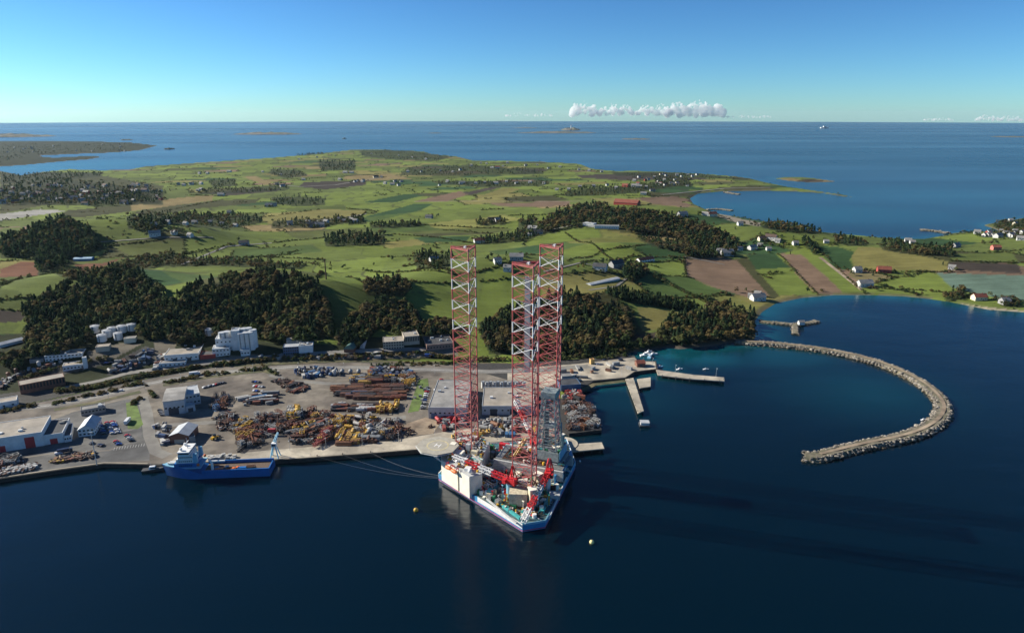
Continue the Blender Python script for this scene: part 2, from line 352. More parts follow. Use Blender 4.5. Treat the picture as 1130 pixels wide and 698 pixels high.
# woods: outline in the photo, number of trees, share of (conifer, autumn), tree height, near?
WOODS = [
 ([(150,372),(175,345),(215,318),(262,305),(310,300),(352,318),(366,345),(368,372),(330,382),(300,378),(262,372),(200,382)], 1000, .35, .2, 10, 1),
 ([(25,345),(60,322),(100,306),(140,296),(178,318),(185,340),(165,358),(140,362),(60,395),(30,392),(32,360)], 900, .45, .12, 10, 1),
 ([(0,395),(40,385),(60,365),(90,368),(60,385),(20,410),(0,415)], 130, .2, .3, 9, 1),
 ([(370,385),(378,362),(400,340),(430,332),(455,338),(470,355),(500,360),(500,372),(440,372),(420,362),(395,385),(385,388)], 420, .25, .4, 9, 1),
 ([(528,362),(560,345),(620,322),(650,330),(690,345),(700,370),(690,384),(640,392),(600,393),(540,390)], 900, .35, .4, 10, 1),
 ([(722,372),(740,352),(800,336),(828,345),(838,365),(825,378),(790,382),(760,383),(735,380)], 260, .5, .25, 11, 1),
 ([(668,320),(690,322),(770,340),(768,346),(700,335),(672,328)], 220, .7, .1, 8, 1),
 ([(592,250),(620,233),(650,226),(690,230),(740,240),(775,248),(815,270),(810,282),(770,272),(740,262),(700,258),(640,250),(600,258)], 900, .3, .5, 11, 0),
 ([(700,262),(770,270),(800,275),(812,283),(760,286),(755,280),(720,272)], 180, .2, .5, 8, 0),
 ([(22,262),(50,245),(70,240),(105,262),(118,275),(90,282),(80,292),(42,304),(40,285),(0,285),(0,268)], 650, .6, .1, 12, 0),
 ([(60,302),(110,298),(150,284),(190,278),(200,283),(340,292),(330,297),(230,293),(180,294),(140,300),(80,310)], 420, .1, .75, 6, 0),
 ([(358,262),(425,258),(425,270),(360,272)], 110, .7, .05, 11, 0),
 ([(0,205),(70,198),(130,205),(180,212),(178,224),(120,228),(60,226),(0,226)], 520, .5, .15, 9, 0),
 ([(0,192),(60,190),(115,190),(110,195),(40,202),(0,203)], 200, .5, .2, 8, 0),
 ([(98,212),(155,211),(155,219),(110,221)], 90, .5, .1, 9, 0),
 ([(140,238),(190,236),(235,237),(240,243),(190,247),(165,258),(142,252)], 170, .5, .2, 9, 0),
 ([(192,236),(285,238),(290,246),(250,252),(195,248)], 170, .4, .3, 8, 0),
 ([(350,178),(392,177),(392,188),(355,189)], 110, .6, .1, 9, 0),
 ([(322,170),(355,167),(358,170),(330,172)], 50, .6, .1, 8, 0),
 ([(395,166),(440,165),(500,173),(480,178),(430,176),(400,172)], 150, .5, .2, 7, 0),
 ([(450,184),(520,182),(600,188),(600,192),(500,194),(440,194)], 200, .5, .2, 7, 0),
 ([(480,200),(560,199),(610,200),(600,205),(540,207),(485,203)], 130, .4, .2, 7, 0),
 ([(622,212),(640,208),(690,205),(740,200),(745,206),(690,214),(625,217)], 200, .5, .2, 7, 0),
 ([(720,195),(760,197),(765,206),(725,205)], 110, .4, .2, 7, 0),
 ([(675,190),(720,190),(780,192),(830,199),(770,196),(680,194)], 60, .4, .2, 5, 0),
 ([(408,248),(464,245),(463,250),(410,252)], 70, .4, .2, 8, 0),
 ([(525,244),(556,243),(558,248),(526,249)], 45, .3, .3, 8, 0),
 ([(572,243),(590,240),(596,252),(604,256),(580,266),(530,270),(528,266),(570,258)], 160, .5, .2, 8, 0),
 ([(840,248),(868,247),(905,252),(905,258),(870,256),(842,252)], 90, .3, .4, 10, 0),
 ([(885,262),(896,272),(905,280),(900,282),(886,270)], 50, .3, .3, 9, 0),
 ([(920,260),(938,262),(960,270),(940,272),(922,268)], 45, .2, .5, 8, 0),
 ([(968,268),(990,266),(1005,275),(1050,272),(1055,284),(1030,282),(1000,280),(975,276)], 150, .3, .4, 8, 0),
 ([(1095,245),(1130,240),(1180,240),(1180,262),(1120,264),(1100,258)], 220, .3, .4, 7, 0),
 ([(1040,325),(1062,318),(1066,330),(1044,332)], 40, .3, .4, 6, 0),
 ([(1100,330),(1120,330),(1130,340),(1105,338)], 40, .3, .4, 6, 0),
 ([(455,282),(470,277),(500,283),(495,297),(460,297)], 90, .5, .2, 8, 0),
 ([(400,312),(440,306),(455,318),(445,328),(405,326)], 110, .4, .5, 8, 0),
 ([(686,300),(708,290),(716,302),(700,312),(690,310)], 90, .4, .3, 9, 0),
 ([(230,200),(258,197),(262,205),(235,207)], 40, .5, .1, 7, 0),
 ([(300,186),(330,188),(340,194),(315,197),(296,191)], 70, .5, .1, 7, 0),
 ([(232,208),(300,205),(320,206),(318,210),(250,214),(215,214)], 110, .4, .2, 6, 0),
 ([(300,218),(330,217),(360,219),(358,226),(330,228),(305,225)], 70, .5, .1, 7, 0),
 ([(0,160),(150,158),(170,161),(120,167),(40,171),(0,180)], 330, .4, .2, 7, 0),
 ([(390,238),(400,240),(405,247),(385,248),(380,242)], 50, .4, .2, 7, 0),
 ([(300,244),(340,242),(380,240),(385,246),(345,252),(300,252)], 90, .4, .2, 7, 0),
 ([(565,398),(640,388),(700,388),(702,395),(640,398)], 90, .3, .2, 5, 1),
 ([(690,385),(715,375),(738,380),(722,386),(704,389)], 70, .3, .3, 7, 1),
 ([(385,405),(440,400),(500,400),(500,404),(440,406)], 60, .3, .3, 3, 1),
]
for w in WOODS: paint(w[0], 'wood', 0.8)
for poly, k in (([(118,414),(125,400),(160,382),(172,384),(172,398),(140,412)], 'lot'), ([(95,388),(135,378),(155,380),(125,396),(100,398)], 'yard'), ([(20,412),(60,402),(110,394),(115,402),(75,412),(25,422)], 'lot'), ([(172,402),(222,394),(240,394),(285,390),(285,396),(230,402),(175,410)], 'yard'), ([(300,398),(345,392),(420,390),(500,386),(500,392),(420,396),(345,397)], 'yard'), ([(415,386),(470,384),(505,384),(505,392),(420,392)], 'yard'), ([(-40,440),(20,432),(75,428),(90,432),(20,448),(-40,456)], 'lot'), ([(170,376),(196,372),(190,398),(172,402)], 'yard')): paint(poly, k, .9)
shore_w = np.clip(1 - (GSD - 4) / 14.0, 0, 1)[..., None] * (fbm(GX / 25, GY / 25, 5) > 0.35)[..., None]
cols = cols * (1 - shore_w) + rgb('rock') * shore_w
for poly in ([(848,345),(862,334),(890,328),(925,325),(960,325),(962,331),(890,335),(850,352)], [(795,235),(816,241),(840,246),(838,250),(810,245),(790,238)], [(1060,336),(1130,343),(1130,348),(1060,341)]):
    paint(poly, 'sand')
cols = np.clip(cols * (0.86 + 0.28 * fbm(GX / 35, GY / 35, 44))[..., None], 0.005, 1)
idx = -np.ones((NR, NC), int)
keep = GZ > -3.6
cell = keep[:-1, :-1] | keep[1:, :-1] | keep[:-1, 1:] | keep[1:, 1:]
used = np.zeros((NR, NC), bool); used[:-1, :-1] |= cell; used[1:, :-1] |= cell; used[:-1, 1:] |= cell; used[1:, 1:] |= cell
idx[used] = np.arange(used.sum())
I, J = np.nonzero(cell)
quads = np.stack([idx[I, J], idx[I, J + 1], idx[I + 1, J + 1], idx[I + 1, J]], 1)
def np_mesh(name, verts, faces, k, colors=None, mats=(), smooth=True):
    me = bpy.data.meshes.new(name)
    me.vertices.add(len(verts)); me.vertices.foreach_set('co', np.asarray(verts, np.float32).ravel())
    nf = len(faces); me.loops.add(nf * k); me.loops.foreach_set('vertex_index', np.asarray(faces, np.int32).ravel())
    me.polygons.add(nf); me.polygons.foreach_set('loop_start', np.arange(nf, dtype=np.int32) * k)
    me.polygons.foreach_set('use_smooth', np.full(nf, smooth))
    if colors is not None:
        a = me.color_attributes.new('Col', 'FLOAT_COLOR', 'POINT')
        a.data.foreach_set('color', np.concatenate([colors, np.ones((len(colors), 1))], 1).astype(np.float32).ravel())
    for m in mats: me.materials.append(m)
    me.update(calc_edges=True); me.validate()
    return me
def land_material():
    m = bpy.data.materials.new('land'); m.use_nodes = True
    n = m.node_tree.nodes; l = m.node_tree.links; b = n['Principled BSDF']
    b.inputs['Roughness'].default_value = 0.95; b.inputs['Specular IOR Level'].default_value = 0.08
    at = n.new('ShaderNodeAttribute'); at.attribute_name = 'Col'
    ge = n.new('ShaderNodeNewGeometry')
    def noise(sc, stretch, det):
        mpn = n.new('ShaderNodeMapping'); mpn.inputs['Rotation'].default_value = (0, 0, 0.35); mpn.inputs['Scale'].default_value = stretch
        l.new(ge.outputs['Position'], mpn.inputs['Vector'])
        z = n.new('ShaderNodeTexNoise'); z.inputs['Scale'].default_value = sc; z.inputs['Detail'].default_value = det; z.inputs['Roughness'].default_value = 0.7
        l.new(mpn.outputs['Vector'], z.inputs['Vector']); return z.outputs['Fac']
    def mr(x, a, bb, c, d):
        q = n.new('ShaderNodeMapRange'); q.inputs['From Min'].default_value = a; q.inputs['From Max'].default_value = bb; q.inputs['To Min'].default_value = c; q.inputs['To Max'].default_value = d
        l.new(x, q.inputs['Value']); return q.outputs['Result']
    f1 = mr(noise(0.02, (1, 1, 1), 8), .3, .7, .78, 1.22)
    f2 = mr(noise(0.09, (0.12, 1.3, 1), 4), .3, .7, .82, 1.18)      # tractor lines along the plots
    f3 = mr(noise(0.6, (1, 1, 1), 4), .3, .7, .85, 1.15)
    a = n.new('ShaderNodeMath'); a.operation = 'MULTIPLY'; l.new(f1, a.inputs[0]); l.new(f2, a.inputs[1])
    a2 = n.new('ShaderNodeMath'); a2.operation = 'MULTIPLY'; l.new(a.outputs[0], a2.inputs[0]); l.new(f3, a2.inputs[1])
    sc = n.new('ShaderNodeVectorMath'); sc.operation = 'SCALE'; l.new(at.outputs['Color'], sc.inputs[0]); l.new(a2.outputs[0], sc.inputs['Scale'])
    l.new(sc.outputs[0], b.inputs['Base Color'])
    bp = n.new('ShaderNodeBump'); bp.inputs['Strength'].default_value = 0.5; bp.inputs['Distance'].default_value = 0.5
    l.new(f3, bp.inputs['Height']); l.new(bp.outputs['Normal'], b.inputs['Normal'])
    return m
land = np_mesh('terrain', np.stack([GX[used], GY[used], GZ[used]], 1), quads, 4, cols[used], [land_material()])
link('terrain', land, kind='structure')

# ---- sea: one round sheet out to the horizon
SEA_R = 26000.0
nA = 560
rr = np.concatenate([[2.0, 60, 120, 180, 230], np.array([CAMH / math.tan(PITCH + math.atan(v / FPX)) for v in np.linspace(690 - 349, 142 - 349, 240)]), [16000, 20000, SEA_R]])
aa = np.linspace(0, 2 * math.pi, nA, endpoint=False)
SX = rr[:, None] * np.sin(aa); SY = rr[:, None] * np.cos(aa)
ssd = land_sd(SX, SY)
depth = np.clip(-ssd / 55.0, 0, 1)
shal = (1 - depth) ** 2 * 0.55 * np.where(SY > 600, 1, 0.25) * (SX > -50)
def blob(px, py, rx, ry, a):
    global shal
    c = at_z(px, py, 0)
    shal = np.maximum(shal, a * np.exp(-(((SX - c.x) / rx) ** 2 + ((SY - c.y) / ry) ** 2)))
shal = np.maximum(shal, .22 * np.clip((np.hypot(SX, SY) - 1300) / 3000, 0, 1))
blob(775, 395, 45, 26, .5); blob(860, 392, 60, 40, .30); blob(950, 432, 75, 60, .2); blob(740, 392, 22, 18, .7); blob(905, 345, 60, 50, .12)
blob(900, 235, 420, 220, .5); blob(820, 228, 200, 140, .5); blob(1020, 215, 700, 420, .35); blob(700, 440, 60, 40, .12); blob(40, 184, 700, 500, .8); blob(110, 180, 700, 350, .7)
shal = np.clip(shal * (0.7 + 0.6 * fbm(SX / 60, SY / 60, 71)), 0, 1)
sv = np.concatenate([np.stack([SX, SY, np.zeros_like(SX)], 2).reshape(-1, 3)])
ii, jj = np.meshgrid(np.arange(len(rr) - 1), np.arange(nA), indexing='ij'); j2 = (jj + 1) % nA
sq = np.stack([ii * nA + jj, (ii + 1) * nA + jj, (ii + 1) * nA + j2, ii * nA + j2], 2).reshape(-1, 4)
sq = np.concatenate([sq[:, ::-1] if True else sq])
def sea_material():
    m = bpy.data.materials.new('sea'); m.use_nodes = True
    n = m.node_tree.nodes; l = m.node_tree.links; b = n['Principled BSDF']
    b.inputs['IOR'].default_value = 1.33
    at = n.new('ShaderNodeAttribute'); at.attribute_name = 'Col'
    sepc = n.new('ShaderNodeSeparateColor'); l.new(at.outputs['Color'], sepc.inputs[0])
    mx = n.new('ShaderNodeMix'); mx.data_type = 'RGBA'
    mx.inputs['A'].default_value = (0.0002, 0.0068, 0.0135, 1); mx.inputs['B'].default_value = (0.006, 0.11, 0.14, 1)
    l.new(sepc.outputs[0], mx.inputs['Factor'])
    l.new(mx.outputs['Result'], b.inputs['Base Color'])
    ge = n.new('ShaderNodeNewGeometry')
    mp = n.new('ShaderNodeMapping'); mp.inputs['Scale'].default_value = (0.22, 1.0, 1.0); mp.inputs['Rotation'].default_value = (0, 0, -0.18)
    l.new(ge.outputs['Position'], mp.inputs['Vector'])
    st = n.new('ShaderNodeTexNoise'); st.inputs['Scale'].default_value = 0.0009; st.inputs['Detail'].default_value = 3; st.inputs['Roughness'].default_value = 0.6
    l.new(mp.outputs['Vector'], st.inputs['Vector'])
    ro = n.new('ShaderNodeMapRange'); ro.inputs['From Min'].default_value = 0.35; ro.inputs['From Max'].default_value = 0.65; ro.inputs['To Min'].default_value = 0.22; ro.inputs['To Max'].default_value = 0.30
    l.new(st.outputs['Fac'], ro.inputs['Value']); rd_ = n.new('ShaderNodeVectorMath'); rd_.operation = 'LENGTH'; l.new(ge.outputs['Position'], rd_.inputs[0])     # sheltered harbour water is smoother than the open sea
    rn = n.new('ShaderNodeMapRange'); rn.inputs['From Min'].default_value = 550; rn.inputs['From Max'].default_value = 1600; rn.inputs['To Min'].default_value = .6; rn.inputs['To Max'].default_value = 1; l.new(rd_.outputs['Value'], rn.inputs['Value'])
    rm_ = n.new('ShaderNodeMath'); rm_.operation = 'MULTIPLY'; l.new(ro.outputs['Result'], rm_.inputs[0]); l.new(rn.outputs['Result'], rm_.inputs[1]); l.new(rm_.outputs[0], b.inputs['Roughness'])
    w1 = n.new('ShaderNodeTexNoise'); w1.inputs['Scale'].default_value = 0.22; w1.inputs['Detail'].default_value = 5; w1.inputs['Roughness'].default_value = 0.55
    mp2 = n.new('ShaderNodeMapping'); mp2.inputs['Scale'].default_value = (0.5, 1.0, 1.0); l.new(ge.outputs['Position'], mp2.inputs['Vector']); l.new(mp2.outputs['Vector'], w1.inputs['Vector'])
    bp = n.new('ShaderNodeBump'); bp.inputs['Strength'].default_value = 0.22; bp.inputs['Distance'].default_value = 0.5
    cd = n.new('ShaderNodeVectorMath'); cd.operation = 'LENGTH'; l.new(ge.outputs['Position'], cd.inputs[0])
    fd = n.new('ShaderNodeMapRange'); fd.inputs['From Min'].default_value = 500; fd.inputs['From Max'].default_value = 2500; fd.inputs['To Min'].default_value = .5; fd.inputs['To Max'].default_value = .0
    l.new(cd.outputs['Value'], fd.inputs['Value']); l.new(fd.outputs['Result'], bp.inputs['Strength'])
    w2 = n.new('ShaderNodeTexNoise'); w2.inputs['Scale'].default_value = 0.035; w2.inputs['Detail'].default_value = 3; l.new(mp2.outputs['Vector'], w2.inputs['Vector'])
    wa = n.new('ShaderNodeMath'); wa.operation = 'MULTIPLY_ADD'; wa.inputs[1].default_value = 2.2; l.new(w2.outputs['Fac'], wa.inputs[0]); l.new(w1.outputs['Fac'], wa.inputs[2])
    l.new(wa.outputs[0], bp.inputs['Height']); l.new(bp.outputs['Normal'], b.inputs['Normal'])
    return m
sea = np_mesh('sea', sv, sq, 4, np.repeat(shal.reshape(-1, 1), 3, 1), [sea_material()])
link('sea', sea, kind='structure')
# ================================================================ JACK-UP RIG
M_red = mat('leg_red_paint', (.45, .080, .080), .55, var=.3, scale=.25, col2=(.40, .14, .125))
M_white = mat('white_paint', (.74, .74, .72), .5, var=.12)
M_cream = mat('cream_paint', (.84, .79, .66), .5, var=.10, scale=.2)
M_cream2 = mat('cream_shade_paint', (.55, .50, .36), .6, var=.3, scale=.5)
M_blue = mat('hull_blue_paint', (.04, .24, .48), .45, var=.15, scale=.12)
M_skyblue = mat('pale_blue_paint', (.22, .46, .60), .5, var=.15, scale=.3)
M_deck = mat('deck_green_paint', (.03, .14, .17), .7, var=.4, scale=.35, col2=(.11, .12, .10))
M_teal = mat('turquoise_paint', (.06, .38, .38), .5, var=.25)
M_crane = mat('crane_red_paint', (.55, .025, .03), .45, var=.2)
M_pink = mat('boot_red_paint', (.50, .05, .10), .5, var=.2)
M_grey = mat('grey_steel', (.22, .23, .23), .55, .3, var=.3, scale=.8)
M_dgrey = mat('dark_steel', (.06, .062, .065), .6, .2, var=.3, scale=.8)
M_lgrey = mat('light_grey_paint', (.46, .47, .46), .6, var=.18)
M_derr = mat('derrick_grey_green', (.32, .38, .36), .55, .1, var=.3)
M_yel = mat('yellow_paint', (.62, .36, .03), .5, var=.25)
M_orange = mat('orange_paint', (.70, .16, .03), .5, var=.15)
M_glass = mat('dark_glass', (.02, .03, .035), .12, var=.1)
M_rust = mat('rusty_steel', (.13, .055, .03), .8, .1, var=.5, scale=1.2, col2=(.06, .035, .028))
M_brown = mat('brown_steel', (.09, .06, .05), .8, .1, var=.4, scale=1.0)
M_green = mat('machine_green_paint', (.03, .20, .09), .5, var=.2)
M_heli = mat('helideck_grey', (.36, .34, .28), .8, var=.15, scale=.3)

LEG_T = [at_z(513, 274, 165), at_z(583, 292, 165), at_z(611.5, 272, 165)]
RO = (LEG_T[0] + LEG_T[1] + LEG_T[2]) / 3; RO.z = 0
RYAW = math.radians(-20.97)
rc, rs = math.cos(RYAW), math.sin(RYAW)
def rloc(p): dx, dy = p.x - RO.x, p.y - RO.y; return Vector((dx * rc + dy * rs, -dx * rs + dy * rc, p.z))
def rpx(px, py, z): return rloc(at_z(px, py, z))
rig = thing('jack_up_rig', 'huge jack-up drilling rig on three tall red and white lattice legs moored at the quay', 'drilling rig', RO, RYAW)
HULL = [(-50, -23), (28, -61), (40, -52), (37, 28), (20, 62), (-50, 24)]
HZ = 5.2
def offset(poly, k):
    cx = sum(p[0] for p in poly) / len(poly); cy = sum(p[1] for p in poly) / len(poly)
    return [(cx + (p[0] - cx) * k, cy + (p[1] - cy) * k) for p in poly]
b = MB(); b.prism(HULL, -6, HZ); hull = b.build('hull', M_blue, rig)
b = MB(); b.prism(offset(HULL, 1.003), 0.5, 1.1); b.build('boot_stripe', M_pink, hull)
for i in range(len(HULL)):                                    # white topside strake and bulwark on each side
    p, q = HULL[i], HULL[(i + 1) % len(HULL)]
    if i in (1, 2): continue
    if i == 0: p = (-11, -42)
    b = MB(); a0 = Vector((*offset([p, q] , 1)[0], 0)); d = Vector((q[0] - p[0], q[1] - p[1], 0)); n_ = Vector((d.y, -d.x, 0)).normalized()
    mid = Vector(((p[0] + q[0]) / 2, (p[1] + q[1]) / 2, 0)) + n_ * .12
    b.box((mid.x, mid.y, 2.4), (d.length, .3, 3.4), math.atan2(d.y, d.x)); b.build('bulwark', M_white, hull)
for i in (1, 2):
    p, q = HULL[i], HULL[(i + 1) % len(HULL)]
    b = MB(); d = Vector((q[0] - p[0], q[1] - p[1], 0)); n_ = Vector((d.y, -d.x, 0)).normalized()
    mid = Vector(((p[0] + q[0]) / 2, (p[1] + q[1]) / 2, 0)) + n_ * .12
    b.box((mid.x, mid.y, 4.6), (d.length, .3, 1.5), math.atan2(d.y, d.x)); b.build('bulwark', M_skyblue, hull)
b = MB(); b.prism(offset(HULL, .985), HZ + .01, HZ + .12); b.build('main_deck', M_deck, rig)

# legs ---------------------------------------------------------------
BAY, NB, ZT = 7.25, 22, 165.0
ZB = ZT - BAY * NB
CH = [Vector((9.7 * math.cos(math.radians(a)), 9.7 * math.sin(math.radians(a)), 0)) for a in (-52, 68, 188)]
LEGS = [rloc(p) for p in LEG_T]
def is_white(k): return k < 10 and k % 2 == 0 and k > 0 or k == 0 and False      # k counts bays from the top
def bay_white(k): return k in (1, 3, 5, 7)
brace_me = {}
def brace_mesh(face, kind, white):
    key = (face, kind, white)
    if key not in brace_me:
        a, c = CH[face], CH[(face + 1) % 3]; up = Vector((0, 0, BAY)); b = MB()
        if kind == 0: b.beam(a, c + up, .37, 6)
        else: b.beam(c, a + up, .37, 6)
        brace_me[key] = b.mesh('brace', M_white if white else M_red)
    return brace_me[key]
for li, L in enumerate(LEGS):
    leg = link('leg', None, rig, loc=(L.x, L.y, 0))
    for c in CH:
        b = MB()
        b.mi = 0; b.beam(c + Vector((0, 0, -8)), c + Vector((0, 0, ZB)), .95, 6)
        for k in range(NB):
            b.mi = 1 if bay_white(k) else 0
            z0 = ZT - BAY * (k + 1)
            b.beam(c + Vector((0, 0, z0)), c + Vector((0, 0, z0 + BAY)), .9, 6)
        b.mi = 0; b.beam(c + Vector((0, 0, ZT)), c + Vector((0, 0, ZT + 1.4)), .8, 6)
        b.build('chord', [M_red, M_white], leg)
    st = MB()
    for k in range(NB):
        z0 = ZT - BAY * (k + 1)
        for f in range(3):
            for kind in (0, 1):
                if k < 16: link('brace', brace_mesh(f, kind, bay_white(k)), leg, loc=(0, 0, z0))
                else:
                    a, c = CH[f], CH[(f + 1) % 3]; zz = Vector((0, 0, z0)); up = Vector((0, 0, BAY))
                    if kind == 0: st.beam(a + zz, c + up + zz, .37, 6)
                    else: st.beam(c + zz, a + up + zz, .37, 6)
        mids = [(CH[f] + CH[(f + 1) % 3]) / 2 + Vector((0, 0, z0 + BAY)) for f in range(3)]
        for f in range(3): st.beam(mids[f], mids[(f + 1) % 3], .18, 4); st.beam(mids[f], CH[f] + Vector((0, 0, z0 + BAY)), .16, 4); st.beam(mids[f], CH[(f + 1) % 3] + Vector((0, 0, z0 + BAY)), .16, 4)
    tag(st.build('lower_lattice', M_red, leg), kind='stuff')
    b = MB()                                                   # top walkway ring
    for f in range(3):
        a, c = CH[f], CH[(f + 1) % 3]
        b.beam(a + Vector((0, 0, ZT + .2)), c + Vector((0, 0, ZT + .2)), .9)
        b.beam(a + Vector((0, 0, ZT + 1.3)), c + Vector((0, 0, ZT + 1.3)), .25)
    b.build('top_walkway', M_red, leg)
    b = MB(); b.box((0, 0, ZT), (1.6, 1.6, 1.4)); b.cyl((1.2, -1.5, ZT), .5, 2.2, 8); b.build('beacon', M_white, leg)
    if li == 1:
        b = MB(); b.box((-1.0, 2.0, 95), (3.4, 1.2, 62)); b.build('raw_water_tower', M_lgrey, leg)
    # jack house frame round the leg
    jh = link('jack_house', None, rig, loc=(L.x, L.y, 0))
    for c in CH:
        d = c.normalized(); b = MB(); p = c + d * 1.8
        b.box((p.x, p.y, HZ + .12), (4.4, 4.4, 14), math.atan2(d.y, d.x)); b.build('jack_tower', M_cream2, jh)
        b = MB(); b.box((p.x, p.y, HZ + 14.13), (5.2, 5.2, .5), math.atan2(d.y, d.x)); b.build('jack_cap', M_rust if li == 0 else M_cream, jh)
    b = MB()
    for f in range(3):
        a, c = CH[f] * 1.15, CH[(f + 1) % 3] * 1.15
        for z in (HZ + 4, HZ + 9, HZ + 13.6): b.beam(a + Vector((0, 0, z)), c + Vector((0, 0, z)), .7)
    b.build('jack_frame', M_rust, jh)

BLKn = np.array([(-46, -26), (-17.5, -41), (-11, -34), (-20, -14), (-24, 10), (-40, 18), (-50, 8), (-50, -18)])
# accommodation block at the bow ---------------------------------------
BLK = [(-46, -26), (-17.5, -41), (-11, -34), (-20, -14), (-24, 10), (-40, 18), (-50, 8), (-50, -18)]
acc = link('accommodation_block', None, rig)
b = MB(); b.prism(BLK, 2.6, 18.4); b.build('block_wall', M_cream, acc)
b = MB(); b.prism(offset(BLK, .985), 18.41, 18.75); b.build('block_roof', M_lgrey, acc)
d = Vector((28.5, -15, 0)).normalized(); n_ = Vector((d.y, -d.x, 0))
for k in range(4):
    p = Vector((-46, -26, 0)) + d * (5 + k * 6.2) + n_ * .06
    b = MB(); b.box((p.x, p.y, 14.4), (.7, .2, .7), math.atan2(d.y, d.x)); b.build('window', M_glass, acc)
b = MB(); p = Vector((-46, -26, 0)) + d * 20 + n_ * .25
b.box((p.x, p.y, 3), (.7, .5, 15.6), math.atan2(d.y, d.x)); b.build('drain_pipe', M_cream2, acc)
# lifeboats slung on the block side
for k in (11, 17.5):
    lb = link('lifeboat', None, rig)
    p = Vector((-46, -26, 17.6)) + d * k + n_ * 1.8
    b = MB(); b.ball((0, 0, 0), 1.6, 8, 6); me = b.mesh('lifeboat_hull', M_orange); o = link('lifeboat_hull', me, lb, loc=p, rz=math.atan2(d.y, d.x)); o.scale = (2.3, .9, .8)
    b = MB()
    for s_ in (-2.4, 2.4):
        q = p + d * s_; b.beam(q + Vector((0, 0, 2.4)), q - n_ * 2.2 + Vector((0, 0, 2.6)), .4); b.beam(q + Vector((0, 0, 2.4)), q + Vector((0, 0, .9)), .2)
        b.beam(q - n_ * 2.2 + Vector((0, 0, 1)), q - n_ * 2.2 + Vector((0, 0, 2.7)), .4)
    b.build('davit', M_crane, lb)
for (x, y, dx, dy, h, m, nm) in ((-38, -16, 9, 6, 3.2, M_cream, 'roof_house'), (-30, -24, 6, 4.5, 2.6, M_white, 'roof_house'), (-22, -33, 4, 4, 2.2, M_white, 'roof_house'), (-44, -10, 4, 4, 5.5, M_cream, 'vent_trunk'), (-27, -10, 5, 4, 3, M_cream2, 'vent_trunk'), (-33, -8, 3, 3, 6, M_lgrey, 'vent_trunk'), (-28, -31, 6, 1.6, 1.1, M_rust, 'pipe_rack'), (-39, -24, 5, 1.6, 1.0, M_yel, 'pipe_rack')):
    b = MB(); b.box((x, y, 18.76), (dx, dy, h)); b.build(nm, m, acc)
b = MB(); b.ball((-19, -36.5, 20.6), 1.5, 10, 6); b.build('radome', M_white, acc)
b = MB(); b.ball((-33, -27, 20.4), 1.3, 10, 6); b.build('radome', M_white, acc)
# helideck
HC = rpx(483, 491, 24)
hd = link('helideck', None, rig, loc=(HC.x, HC.y, 0))
octo = [(15.5 * math.cos(math.radians(22.5 + 45 * k)), 14.5 * math.sin(math.radians(22.5 + 45 * k))) for k in range(8)]
b = MB(); b.prism(octo, 23.2, 24.0); b.build('helideck_plate', M_heli, hd)
b = MB(); b.prism(offset(octo, 1.05), 23.0, 23.3); b.build('safety_net', M_lgrey, hd)
ring = MB(); nR = 28
for k in range(nR):
    a0, a1 = 2 * math.pi * k / nR, 2 * math.pi * (k + 1) / nR
    ring.prism([(8 * math.cos(a0), 8 * math.sin(a0)), (8 * math.cos(a1), 8 * math.sin(a1)), (7 * math.cos(a1), 7 * math.sin(a1)), (7 * math.cos(a0), 7 * math.sin(a0))], 24.004, 24.02)
ring.build('landing_circle', mat('faded_yellow', (.50, .44, .26), .7), hd)
hm = MB(); hm.box((-1.6, 0, 24.004), (.7, 5, .02)); hm.box((1.6, 0, 24.004), (.7, 5, .02)); hm.box((0, 0, 24.006), (2.6, .7, .02)); hm.build('landing_letter', M_white, hd)
for (x, y) in ((-9, -6), (-9, 6), (2, -11), (2, 11)):
    tx, ty = min(x + 16, 10), y * .6
    b = MB(); b.beam((x, y, 23), (tx, ty, 12), .7, 6); b.build('support_strut', M_white, hd)
b = MB(); b.beam((14, -6, 23.2), (18, -6, 18.8), 1.2); b.beam((14, 5, 23.2), (18, 5, 18.8), 1.2); b.build('access_stair', M_orange, hd)

